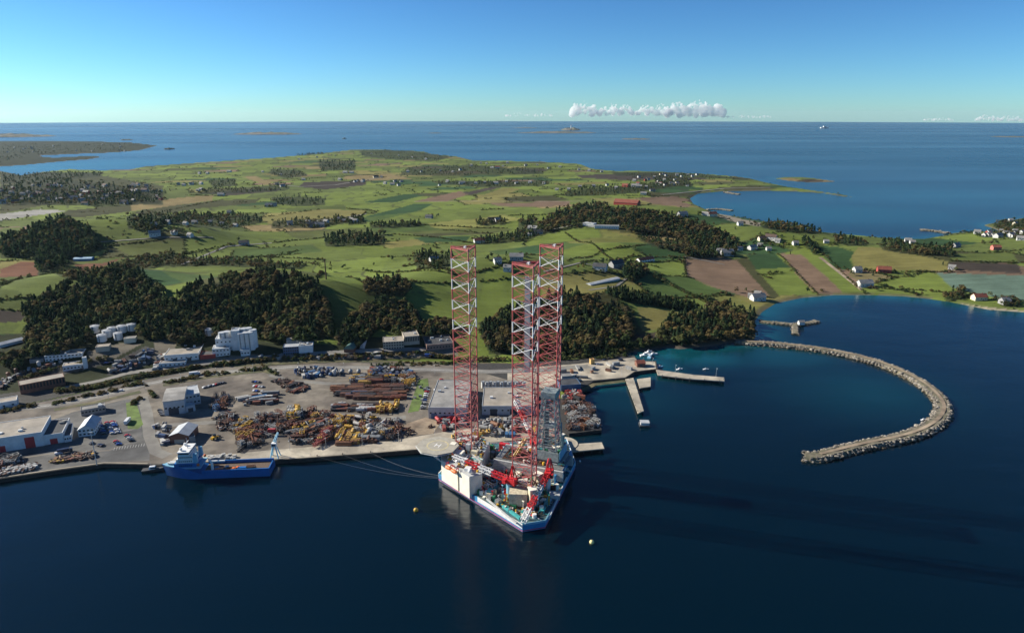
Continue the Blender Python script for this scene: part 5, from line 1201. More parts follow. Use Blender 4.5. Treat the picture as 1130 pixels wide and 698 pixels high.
bpy.data.objects.remove(lp)
# ================================================================ VEHICLES
random.seed(33)
M_car = mat('car_paint', objcol=True, rough=.28, var=.05)
M_tyre = mat('tyre_rubber', (.015, .015, .015), .9)
def shape(b, prof, w, inset=0):
    n = len(prof); vs = [(x, -w / 2 + inset, z) for x, z in prof] + [(x, w / 2 - inset, z) for x, z in prof]
    b.add(vs, [tuple(range(n)), tuple(range(2 * n - 1, n - 1, -1))] + [((i + 1) % n, i, i + n, (i + 1) % n + n) for i in range(n)])
def make_vehicle(name, cat, prof, glass, w, wheels, wr=.33):
    t = thing(name, '', cat, (0, -900, -300))
    b = MB(); shape(b, prof, w); b.build('body', M_car, t)
    b = MB(); shape(b, glass, w, -.015); b.build('windows', M_glass, t)
    for x in wheels:
        for s_ in (-1, 1):
            b = MB(); b.hcyl((x, s_ * (w / 2 - .2), wr), (x, s_ * (w / 2 + .02), wr), wr, 10); b.build('wheel', M_tyre, t)
    return t
V = {}
V['car'] = make_vehicle('parked_car', 'car', [(-2.1, .3), (2.1, .3), (2.15, .75), (1.2, .92), (.5, 1.42), (-1.2, 1.42), (-1.9, .95), (-2.15, .85)], [(1.05, .95), (.48, 1.36), (-1.15, 1.36), (-1.75, .97)], 1.8, (-1.3, 1.3))
V['van'] = make_vehicle('parked_van', 'van', [(-2.6, .35), (2.6, .35), (2.65, 1.0), (1.9, 1.2), (1.3, 2.1), (-2.6, 2.1)], [(1.8, 1.25), (1.25, 1.95), (.5, 1.95), (.5, 1.25)], 1.95, (-1.7, 1.7))
V['truck'] = make_vehicle('truck', 'truck', [(-5, .7), (5, .7), (5, 2.9), (3.2, 2.9), (3.1, 1.1), (2.9, 1.1), (2.9, 3.5), (-5, 3.5)], [(5.02, 1.9), (5.02, 2.7), (4.2, 2.7), (4.2, 1.9)], 2.5, (-3.8, -2.6, 3.8), .5)
CC = dict(white=(.7, .7, .7), silver=(.4, .41, .42), black=(.015, .015, .018), grey=(.12, .12, .13), red=(.40, .02, .02), blue=(.03, .08, .3), dark=(.03, .035, .06))
def drive(kind, px, py, rz, colour, where, group, z=GZ0 + .13):
    p = at_z(px, py, z) if z is not None else gp(px, py)
    p.z += .02
    return dup(V[kind], p, rz, f'{colour} {kind} {where}', group, CC[colour])
def row(kind, p0, p1, n, rz, where, group, skip=.15, z=GZ0 + .13):
    for k in range(n):
        if random.random() < skip: continue
        t = (k + .5) / n
        drive(kind, p0[0] + (p1[0] - p0[0]) * t, p0[1] + (p1[1] - p0[1]) * t, rz + random.uniform(-.04, .04), random.choice(['white', 'silver', 'black', 'grey', 'red', 'blue', 'dark', 'dark', 'grey']), where, group, z)
row('car', (118, 466), (125, 479), 9, .35, 'in the left row of the car park beside the lawn', 'cars beside the lawn')
row('car', (124, 465), (131, 478), 9, .35, 'in the right row of the car park beside the lawn', 'cars beside the lawn')
row('car', (126, 485), (132, 491), 4, .35, 'in the upper left bays of the marked car park', 'cars in the marked car park')
row('car', (140, 480), (146, 487), 5, .35, 'in the upper right bays of the marked car park', 'cars in the marked car park')
row('car', (100, 489), (114, 492), 5, 1.4, 'parked by the lamp mast on the left quay', 'cars by the lamp mast')
row('car', (108, 466), (116, 480), 5, .35, 'parked at the white office house', 'cars at the office house')
drive('van', 65, 501, .6, 'white', 'in front of the white warehouse', None); drive('truck', 72, 499, .5, 'dark', 'beside the white van at the warehouse', None)
drive('truck', 141, 466, 1.75, 'white', 'parked long beside the lawn', None)
row('car', (278, 421), (290, 422), 4, 1.4, 'in the top row of the gravel lot', 'cars on the gravel lot', .05); row('car', (279, 426), (291, 427), 4, 1.4, 'in the middle row of the gravel lot', 'cars on the gravel lot', .05); row('car', (279, 431), (291, 432), 4, 1.4, 'in the bottom row of the gravel lot', 'cars on the gravel lot', .05)
row('car', (224, 428), (248, 422), 9, 1.2, 'in the line along the verge behind the white hall', 'cars along the verge')
row('car', (176, 452), (180, 459), 4, .2, 'left of the tall white hall', 'cars left of the tall hall', .0)
row('car', (474, 420), (466, 452), 14, .1, 'along the right side of the green strip', 'cars along the green strip')
row('car', (488, 418), (479, 434), 7, .1, 'beside the big workshop wall', 'cars at the workshop wall')
row('car', (425, 393), (460, 391), 8, 1.4, 'parked before the beige office block', 'cars before the office block', .3, None)
row('car', (300, 396), (345, 394), 8, .1, 'on the road before the glass office', 'cars before the glass office', .4, None)
row('car', (100, 402), (150, 398), 10, .3, 'on the dark lot under the tanks', 'cars under the tanks', .4, None)
drive('truck', 474, 393.5, .0, 'blue', 'with long body before the dark roofed building', None, None)
drive('car', 667, 397.5, .1, 'dark', 'on the concrete pier square', None); drive('van', 685, 397.5, .4, 'dark', 'on the concrete pier square', None); drive('car', 660, 402, .3, 'white', 'on the concrete pier square', None)
drive('truck', 215, 413.5, .33, 'white', 'driving on the harbour road above the white hall', None); drive('car', 134, 431, .3, 'white', 'driving on the harbour road at the junction', None); drive('car', 350, 405, .0, 'silver', 'driving on the harbour road by the oval store', None); drive('car', 385, 437, .05, 'dark', 'standing in the middle of the pipe yard lot', None)
# yellow wheel loader by the brick shed, green machine in the pipe yard
def loader(px, py, rz, col, label):
    t = thing('wheel_loader', label, 'loader', at_z(px, py, GZ0 + .12), rz)
    b = MB(); b.box((-1, 0, 1.0), (4.5, 2.4, 1.5), 0, .92); b.build('body', col, t)
    b = MB(); b.box((.2, 0, 2.5), (2, 2, 1.6), 0, .85); b.build('cab', M_glass, t)
    b = MB(); b.box((4.6, 0, .2), (1.2, 3.0, 1.3), 0, .8); b.build('bucket', M_dgrey, t)
    for s_ in (-.8, .8): b = MB(); b.beam((1.0, s_, 1.6), (4.3, s_, .9), .35); b.build('lift_arm', col, t)
    for x in (-2.2, 1.8):
        for s_ in (-1.2, 1.2): b = MB(); b.hcyl((x, s_ - .3, .8), (x, s_ + .3, .8), .8, 12); b.build('wheel', M_tyre, t)
loader(237, 484, 1.2, M_yel, 'yellow wheel loader standing in the shadow right of the brick shed')
loader(388, 437, .3, M_green, 'green loader standing on the open gravel of the pipe yard')
loader(318, 458, .3, M_yel, 'yellow loader behind the red container in the rusty yard')
# marked bays
for k in range(14):
    p, q = at_z(122 + k * 2.6, 500.5 - k * .1, GZ0), at_z(125 + k * 2.6, 508, GZ0)
for px0, n in ((126, 12),):
    for k in range(n):
        p = at_z(px0 + k * 3.0, 495 - k * .4, GZ0); b = MB(); b.box((p.x, p.y, GZ0 + .065), (.14, 5, .012), .35); b.build('bay_line', M_paint, kind='structure')
for t in V.values():
    for ch in list(t.children): bpy.data.objects.remove(ch)
    bpy.data.objects.remove(t)
# ================================================================ HOUSES OF THE FARMS AND VILLAGES
random.seed(44)
M_wallo = mat('house_wall', objcol=True, rough=.85, var=.08, scale=.6)
def house_proto(L_, w, h, rh, rm, rich):
    t = thing('house', '', 'house', (0, -900, -300))
    pr = [(-w / 2, -1.5), (w / 2, -1.5), (w / 2, h), (0, h + rh), (-w / 2, h)]
    vs = [(-L_ / 2, y, z) for y, z in pr] + [(L_ / 2, y, z) for y, z in pr]
    b = MB(); b.add(vs, [(4, 3, 2, 1, 0), (5, 6, 7, 8, 9), (0, 1, 6, 5), (1, 2, 7, 6), (5, 9, 4, 0), (2, 3, 8, 7), (3, 4, 9, 8)]); b.build('wall', M_wallo, t)
    b = MB()
    for s_ in (-1, 1):
        e = .5 * rh / (w / 2); v4 = [(-L_ / 2 - .5, s_ * (w / 2 + .5), h - e), (L_ / 2 + .5, s_ * (w / 2 + .5), h - e), (L_ / 2 + .5, 0, h + rh), (-L_ / 2 - .5, 0, h + rh)]
        b.add([(x, y, z + .03) for x, y, z in v4] + [(x, y, z + .3) for x, y, z in v4], [(0, 1, 2, 3), (7, 6, 5, 4), (0, 4, 5, 1), (1, 5, 6, 2), (2, 6, 7, 3), (3, 7, 4, 0)])
    rf = b.build('roof', rm, t)
    if rich:
        b = MB(); b.box((L_ * .2, 0, h + rh - .4), (.8, .8, 1.6)); b.build('chimney', BK_, rf)
        for k in range(3):
            for s_ in (-1, 1): b = MB(); b.box(((k - 1) * L_ * .3, s_ * w / 2, h * .4), (1.3, .14, 1.2)); b.build('window', M_glass, t)
        b = MB(); b.box((L_ * .15, -w / 2 - .03, 0), (1.1, .14, 2.1)); b.build('door', M_brown_d, t)
    return t
ROOFS = dict(grey=RG_, dark=RD_, red=RR_, brown=mat('roof_brown', (.10, .065, .05), .85, var=.2))
HP = {(s, r): house_proto(*({'s': (10, 8, 4.6, 3.2), 'b': (18, 10, 5.2, 4.0)}[s]), ROOFS[r], True) for s in 'sb' for r in ROOFS}
HC_ = dict(white=(.52, .52, .50), cream=(.62, .56, .42), grey=(.30, .30, .30), red=(.34, .06, .045), ochre=(.50, .33, .12))
def region(px, py):
    if py < 186 and px < 180: return 'on the far island'
    if px < 185 and py < 232: return 'in the left village'
    if px < 330 and py < 232: return 'on the far left farms'
    if py < 192: return 'near the outer coast'
    if px < 470 and py < 212: return 'amid the far farms'
    if px < 640 and py < 212: return 'in the far farm row'
    if px < 830 and py < 230: return 'in the bay village'
    if px > 1030 and py < 285: return 'on the right headland'
    if px > 860: return 'between the bays on the right'
    if px > 770: return 'beside the big ploughed field'
    if px > 640: return 'right of the legs'
    if px > 430: return 'behind the rig legs'
    return 'on the left farmland'
HOUSE_PT = []
def house(px, py, size='s', wall='white', roof='grey', rz=None):
    p = gp(px, py)
    if p is None or p.z < .8: return
    o = dup(HP[(size, roof)], p, rz if rz is not None else random.uniform(-.6, .6), f"{'big' if size == 'b' else 'small'} {wall} house with {roof} roof {region(px, py)}", 'houses ' + region(px, py), HC_[wall])
    if size == 'b': o.name = 'farm_building'
    k = random.uniform(.85, 1.2); o.scale = (k, k, k)
    if random.random() < .75: HOUSE_PT.append(p)
for a in """530.6,180.5 537,181 543,185.6,b 549,185.6,b,white,red 555,184 593,182.5 486,188.7 494,201 510,203,b 547,203,b,white,grey 559,201 425,203 433,204,b 443,201 414.6,196,b,cream,brown 421,196 543,244.6,b,cream,brown 549,244.4 473.6,240.6,b,grey,dark 528.6,268,b,white,red 392,201 400,201 380,244.6 388,244 588,254,b,grey,grey 594,258,b,grey,dark 585,260 297,228,b,white,grey 303,227.7 312,206,b 306,204,s,grey,dark 244,216,b 218.7,211 223,210 210.5,204 203,205 222,203.5 253,190,b 229,192 220,192 375,199 381,191,b 388,191,b 395,200 401,200 335,199 253,235.5 353,250,b,grey,grey 392,245 192,258 210,261 269.5,270,b,grey,dark 171,260,b 193,258,s,cream,brown 148,212.5,b 151,211.5 122,215.6,b 117,217 65,221.6 61,220 68,220.5 60,207,b 66,206.5,b 91.6,211 197,204 211.7,203.7 222,210 220,191 614.6,210 628,210 690,206,b,red,red 700,206,b 705,207,b 710,214.7,b 720,211,b,grey,dark 726.6,201 734.7,194 747,194 759,193.5 769,193.3 752,195 764,195 639,187.7 618,185 778.5,237.5,b 785.6,238.5,b,cream,red 753,238.5,b,grey,grey 702,223.5 794.6,279.6 802,281.6,b,grey,grey 816.5,276 830,275,b 838.5,272 848,276 841,265,b,cream,brown 850.7,264,b,white,brown 858,267 877.5,270 911.6,268 816.5,248.5 828.7,328.4 836,331,b 975,300.4,b,red,red 954,316,b 945.7,300 1001.7,267.5 1006.6,268.7 1003,262.8 1041.7,257.8 1046,257.8 1078,258 1088,261,b 1091,261 1101,262,b 1054.6,272.6,b,grey,grey 1080,330.6,b,cream,red 1115,244 1125.5,265 1050,297 1108,335,s,grey,grey 479,288,b 570,286.5,b,grey,grey 549,290 560,298 662,297.6,b,white,dark 680,294.5,b,grey,dark 836,326 706,207 713,207 728,204 740,203 745,199 733,199 722,196 560,180 580,183 605,186 650,189 664,190 470,176 455,174 440,172 410,170 520,183 500,190 508,188 450,190 465,190 640,207 655,206 670,205 680,208 340,246 360,246 375,243 320,248 345,250,b,grey,dark 232,246 215,247 205,248 245,248 185,247 178,244 260,250 170,250 700,200 715,199 290,190 310,193 330,176 370,172 350,174 1120,256 1128,258 1110,259 1118,262 1105,256 90,222 100,219 440,205 436,201 485,205 525,203 535,202 570,203 585,202 600,203""".split():
    q = a.split(','); house(float(q[0]), float(q[1]), *(q[2:]))
for k in range(70): house(random.uniform(0, 178), random.uniform(204, 226), random.choice('sssb'), random.choice(['white', 'white', 'grey', 'cream', 'red']), random.choice(['grey', 'dark', 'brown', 'dark']))
for k in range(14): house(random.uniform(0, 140), random.uniform(160, 169), 's', 'white', random.choice(['grey', 'dark']))
for k in range(14): house(random.uniform(700, 770), random.uniform(193, 206), 's', random.choice(['white', 'white', 'cream', 'red']), random.choice(['grey', 'dark', 'brown', 'red']))
for k in range(8): house(random.uniform(1085, 1130), random.uniform(246, 264), 's', random.choice(['white', 'white', 'cream', 'red']), random.choice(['grey', 'dark', 'brown']))
for t in HP.values():
    for ch in list(t.children):
        for g in list(ch.children): bpy.data.objects.remove(g)
        bpy.data.objects.remove(ch)
    bpy.data.objects.remove(t)
building('greenhouse', 'long pale greenhouse on the slope right of the rig legs', 'greenhouse', (652, 315), (684, 309), 9, 3, 'gable_x', BB_, RL_, 1.2, z=None)

# ================================================================ TREES
def crown(kind, ncard, seed, csize):
    """leaf cards on a set of lobes; unit tree of height 1; returns verts (n,4,3) and a light/dark factor per card"""
    g = np.random.default_rng(seed); out = []; shade = []
    if kind == 'conifer':
        for i in range(ncard):
            t = g.random() ** .8; z = .12 + .86 * t; r = (.21 * (1 - t) + .015) * (.75 + .35 * g.random()); a = g.random() * 6.283
            c = np.array([r * math.cos(a), r * math.sin(a), z]); n_ = np.array([math.cos(a), math.sin(a), .5]) + g.normal(0, .35, 3)
            out.append((c, n_)); shade.append(.8 + .4 * g.random())
    else:
        lobes = [(np.array([0, 0, .62]), .27)] + [(np.array([.21 * math.cos(a), .21 * math.sin(a), .40 + .33 * g.random()]), .15 + .09 * g.random()) for a in np.arange(7) * .9 + g.random()]
        lobes.append((np.array([.05, 0, .82]), .16))
        for i in range(ncard):
            c0, R_ = lobes[g.integers(len(lobes))]; d = g.normal(0, 1, 3); d /= np.linalg.norm(d) + 1e-9
            if d[2] < -.5: d[2] *= -1
            c = c0 + d * R_ * (.75 + .35 * g.random()); out.append((c, d + np.array([0, 0, .25]) + g.normal(0, .25, 3))); shade.append(.85 + .3 * g.random())
    V_ = []
    for c, n_ in out:
        n_ = n_ / (np.linalg.norm(n_) + 1e-9); u = np.cross(n_, g.normal(0, 1, 3)); u /= np.linalg.norm(u) + 1e-9; v = np.cross(n_, u)
        s_ = csize * (.6 + .8 * g.random())
        V_.append([c + u * s_ + v * s_ * .5, c + v * s_ - u * s_ * .35, c - u * s_ * .9 - v * s_ * .4, c - v * s_ * .9 + u * s_ * .4])
    return np.array(V_), np.array(shade)
NEAR = {'broad': [crown('broad', 120, s, .085) for s in range(5)], 'conifer': [crown('conifer', 90, 50 + s, .062) for s in range(3)]}
FAR = {'broad': [crown('broad', 34, 20 + s, .13) for s in range(4)], 'conifer': [crown('conifer', 28, 70 + s, .11) for s in range(3)]}
HERO = {'broad': [crown('broad', 320, 100 + s, .058) for s in range(5)], 'conifer': [crown('conifer', 260, 150 + s, .042) for s in range(3)]}
M_leafa = mat('foliage', attr='Col', rough=.9, var=.25, scale=.4, spec=.1)
M_leafo = mat('tree_foliage', objcol=True, rough=.9, var=.35, scale=.5, spec=.1)
for m_ in (M_leafa, M_leafo):                       # thin leaves let some light through
    n_t = m_.node_tree; pb_ = n_t.nodes['Principled BSDF']; tr_ = n_t.nodes.new('ShaderNodeBsdfTranslucent'); mx_ = n_t.nodes.new('ShaderNodeMixShader'); mx_.inputs[0].default_value = .4
    n_t.links.new(pb_.inputs['Base Color'].links[0].from_socket, tr_.inputs['Color']); n_t.links.new(pb_.outputs[0], mx_.inputs[1]); n_t.links.new(tr_.outputs[0], mx_.inputs[2]); n_t.links.new(mx_.outputs[0], n_t.nodes['Material Output'].inputs['Surface'])
M_bark = mat('bark', (.06, .045, .035), .9, var=.3, scale=2)
CONC = [(.030, .056, .027), (.038, .066, .030), (.026, .050, .025)]
GRNC = [(.066, .092, .030), (.082, .100, .034), (.054, .080, .030), (.105, .110, .040)]
AUTC = [(.118, .090, .038), (.100, .074, .034), (.145, .112, .042), (.086, .072, .038), (.115, .098, .042)]
random.seed(55)
cand = []                                           # near trees (point, height, species, colour)
far_t = []
for poly, n, pc, pa, th, near in WOODS:
    xs = [p[0] for p in poly]; ys = [p[1] for p in poly]; k = 0; tries = 0
    patch = random.random() * 50
    if not near: n = int(n * 1.15)
    while k < n and tries < n * 30:
        tries += 1
        px, py = random.uniform(min(xs), max(xs)), random.uniform(min(ys), max(ys))
        if not inside(poly, np.array([px]), np.array([py]))[0]: continue
        if any(x0 - 4 < px < x1 + 4 and y_ - 3 < py < y_ + (11 if y_ > 330 else 7) for x0, x1, y_ in BUILT): continue
        p = gp(px, py)
        if p is None or p.z < .7: continue
        if near and p.y < 640 and p.x < 150: continue
        k += 1
        q = random.random(); mixn = float(fbm(np.array([p.x / 40 + patch]), np.array([p.y / 40]), 13)[0]) - .47
        sp = 'conifer' if q + mixn * 1.6 < pc else 'broad'
        c = random.choice(CONC) if sp == 'conifer' else random.choice(AUTC if random.random() - mixn * 1.5 < .85 * pa / max(.05, 1 - pc) else GRNC)
        h = th * random.uniform(.65, 1.3) * (1.25 if sp == 'conifer' else 1.0)
        (cand if near else far_t).append((p, h, sp, c))
# loose hedges and single bushes along the field borders
HEDGES = [[(120,271),(150,268),(175,265)], [(200,281),(246,272),(268,268)], [(250,284),(292,283.5),(333,275.5)], [(292,283.5),(330,285),(358,287)], [(400,298),(450,300),(500,303),(540,297)], [(400,311),(450,311),(501,313)], [(526,301),(565,290),(602,281)], [(528,311),(565,306.5)], [(626,288),(664,276),(713,270)], [(623,256),(650,268),(677,287)], [(755,284),(757,303)], [(724,304),(750,318),(791,336)], [(722,306),(752,321),(789,338)], [(488,254),(547,258)], [(380,230),(417,233)], [(530,232),(557,231)], [(404,234),(394,242),(345,252)], [(280,241),(353,231)], [(757,284),(790,278)], [(857,279),(903,326)], [(900,272),(955,325)], [(940,298),(1030,300),(1050,300)], [(955,318),(1000,319),(1050,323)], [(1048,288),(1123,290)], [(0,309),(76,304)], [(0,341),(32,343)], [(640,290),(700,282),(755,284)], [(300,268),(360,262)], [(430,258),(480,262),(530,270)], [(460,297),(500,300)], [(560,238),(620,236)], [(180,233),(240,222)], [(440,246),(500,250),(560,252)], [(610,215),(690,216),(740,216)], [(630,208),(690,203)], [(300,198),(360,196),(420,192)], [(205,215),(250,217)], [(700,288),(730,296)], [(965,327),(1030,331),(1080,338)], [(848,343),(870,333),(920,327)], [(420,284),(470,282)], [(345,300),(400,312)], [(610,330),(650,325)], [(760,383),(800,380),(830,376)]]
for hd_ in HEDGES:
    for i in range(len(hd_) - 1):
        a, c = gp(*hd_[i]), gp(*hd_[i + 1])
        if a is None or c is None: continue
        d = (c - a).length; step = max(2.2, d / 60); n = int(d / step)
        for k in range(n):
            t = (k + random.random()) / max(1, n); x, y = a.x + (c.x - a.x) * t + random.uniform(-.8, .8), a.y + (c.y - a.y) * t + random.uniform(-.8, .8)
            if random.random() < .2: continue
            z = ground_z(x, y)
            if z < .7: continue
            far_t.append((Vector((x, y, z - .4)), random.uniform(1.6, 3.6) * (1.6 if random.random() < .12 else 1), 'broad', random.choice(GRNC + GRNC + AUTC[:3])))
for k in range(130):                                # single trees dotted over the farmland
    px, py = random.uniform(0, 1130), random.uniform(175, 330)
    p = gp(px, py)
    if p is None or p.z < 2 or GSD[0, 0] is None: continue
    if any(kk not in ('ol', 'g2') and inside(pl_, np.array([px]), np.array([py]))[0] for kk, pl_ in FIELDS): continue
    if random.random() < .5: p2 = [(p + Vector((random.uniform(-25, 25), random.uniform(-25, 25), 0))) for _ in range(random.randint(2, 6))]
    else: p2 = [p]
    for q in p2:
        z = ground_z(q.x, q.y)
        if z > 1.5: far_t.append((Vector((q.x, q.y, z - .3)), random.uniform(4, 9), random.choice(['broad', 'broad', 'conifer']), random.choice(GRNC + CONC + AUTC)))
for hp in HOUSE_PT:                                 # garden trees round the farmsteads
    for k in range(random.randint(2, 7)):
        a = random.uniform(.2, 2.9) if random.random() < .7 else random.uniform(3, 6.2); d = random.uniform(11, 30); x, y = hp.x + d * math.cos(a), hp.y + d * math.sin(a); z = ground_z(x, y)
        if z > 1.2: far_t.append((Vector((x, y, z - .3)), random.uniform(4, 9), random.choice(['broad', 'broad', 'broad', 'conifer']), random.choice(GRNC + CONC + AUTC[:2])))
# hedges and ditches along the borders of the plots
hm = (ed < 2.5 + GY / 900) & (GSD > 12) & (GZ > 2) & (GY > 760) & (fbm(GX / 130, GY / 130, 91) > .50) & (cols.sum(2) > .12)
for kk, pl_ in FIELDS:
    if kk in ('br', 'gr', 'g3', 'db', 'hay', 'lb', 'red', 'pav') or (kk == 'g1' and len(pl_) == 5): hm &= ~inside(pl_, PXX, PYY)
hi_, hj_ = np.nonzero(hm); sel = RNG.permutation(len(hi_))[:4200]
for q in sel:
    x, y, z = GX[hi_[q], hj_[q]], GY[hi_[q], hj_[q]], GZ[hi_[q], hj_[q]]
    hgt = random.uniform(1.5, 3.2) * (2.0 if random.random() < .16 else 1) * (1.3 if y > 2000 else 1)
    far_t.append((Vector((x, y, z - .4)), hgt, 'broad', random.choice(GRNC + GRNC + CONC + AUTC[:2])))
# verge bushes beside the harbour road and in gardens
for pts, n in (([(60,446),(110,435),(157,424)], 60), ([(60,433),(110,427),(160,415),(230,404),(300,397),(400,396)], 300), ([(180,424),(230,414),(292,408)], 90), ([(300,395),(400,392),(470,391),(500,396)], 110), ([(500,398),(560,397),(640,392),(700,386)], 130), ([(146,447),(155,440)], 14), ([(160,425),(172,440)], 18), ([(20,420),(70,405),(120,395)], 60), ([(290,406),(306,414)], 20), ([(0,455),(40,448)], 30)):
    for k in range(n):
        t = random.random() * (len(pts) - 1); i = int(t); f = t - i; px = pts[i][0] + (pts[i + 1][0] - pts[i][0]) * f; py = pts[i][1] + (pts[i + 1][1] - pts[i][1]) * f + random.uniform(-1.6, 1.6)
        p = gp(px, py)
        if p is None: continue
        p.z = max(p.z, ground_z(p.x, p.y)) + .2
        far_t.append((p, random.uniform(1.5, 4.5), 'broad', random.choice(GRNC + AUTC)))
def appsize(e): return e[1] / max(1, (e[0] - Vector((0, 0, CAMH))).length)
cand.sort(key=lambda e: -appsize(e))
heroes, rest = cand[:290], cand[290:]
def scatter(name, lst, lib_, label):
    VS, CS = [], []
    g = np.random.default_rng(9)
    for p, h, sp, c in lst:
        V_, s_ = lib_[sp][g.integers(len(lib_[sp]))]
        a = g.random() * 6.283; w = 1.0 + .35 * g.random() if sp == 'broad' else .95 + .25 * g.random()
        ca, sa = math.cos(a) * w, math.sin(a) * w
        X = V_[..., 0] * ca - V_[..., 1] * sa; Y = V_[..., 0] * sa + V_[..., 1] * ca; Z = V_[..., 2]
        if h < 5: Z = (Z - .22) * 1.25; X = X * 1.5; Y = Y * 1.5
        VS.append((np.stack([X, Y, Z], -1) * h + np.array(p[:])).reshape(-1, 3))
        CS.append(np.repeat(np.array(c)[None, :] * s_[:, None], 4, 0))
    VS = np.concatenate(VS); CS = np.concatenate(CS)
    me = np_mesh(name, VS, np.arange(len(VS)).reshape(-1, 4), 4, CS, [M_leafa], smooth=False)
    return link(name, me, None, label, 'trees', None, 'stuff')
scatter('woodland', rest, NEAR, 'autumn woods of mixed trees on the slopes above the harbour')
scatter('far_woodland', far_t, FAR, 'far groves, hedges and bushes over the farmland')
hero_me = {}
for sp, L_ in HERO.items():
    for i, (V_, s_) in enumerate(L_):
        me = np_mesh('crown', V_.reshape(-1, 3), np.arange(V_.shape[0] * 4).reshape(-1, 4), 4, None, [M_leafo], smooth=False)
        b = MB(); b.beam((0, 0, -.05), (0, 0, .8 if sp == 'conifer' else .55), .05, 6, .015)
        if sp == 'broad':
            for k in range(4): a = k * 1.6 + i; b.beam((0, 0, .32 + .05 * k), (.2 * math.cos(a), .2 * math.sin(a), .55 + .06 * k), .022, 4, .008)
        hero_me[(sp, i)] = (me, b.mesh('trunk', M_bark))
def wood_of(p):
    px, py = project(*p)
    if px < 150: return 'in the dark wood above the storage tanks'
    if px < 372: return 'on the wooded knoll behind the white mill'
    if px < 510: return 'in the wood behind the beige office block'
    if px < 705: return 'in the wood behind the right-hand rig legs'
    return 'on the headland by the breakwater root'
random.seed(66)
for p, h, sp, c in heroes:
    i = random.randrange(len(HERO[sp]))
    col_w = 'dark green' if sp == 'conifer' else ('brown autumn' if c in AUTC else 'olive green')
    t = thing('conifer_tree' if sp == 'conifer' else 'broadleaf_tree', f"{col_w} {'conifer' if sp == 'conifer' else 'broadleaf tree'} {wood_of(p)}", 'tree', p, random.uniform(0, 6), f"{col_w} {'conifers' if sp == 'conifer' else 'trees'} {wood_of(p)}")
    w = h * random.uniform(.95, 1.25); t.scale = (w, w, h)
    o = link('crown', hero_me[(sp, i)][0], t); o.color = (*c, 1)
    link('trunk', hero_me[(sp, i)][1], t)
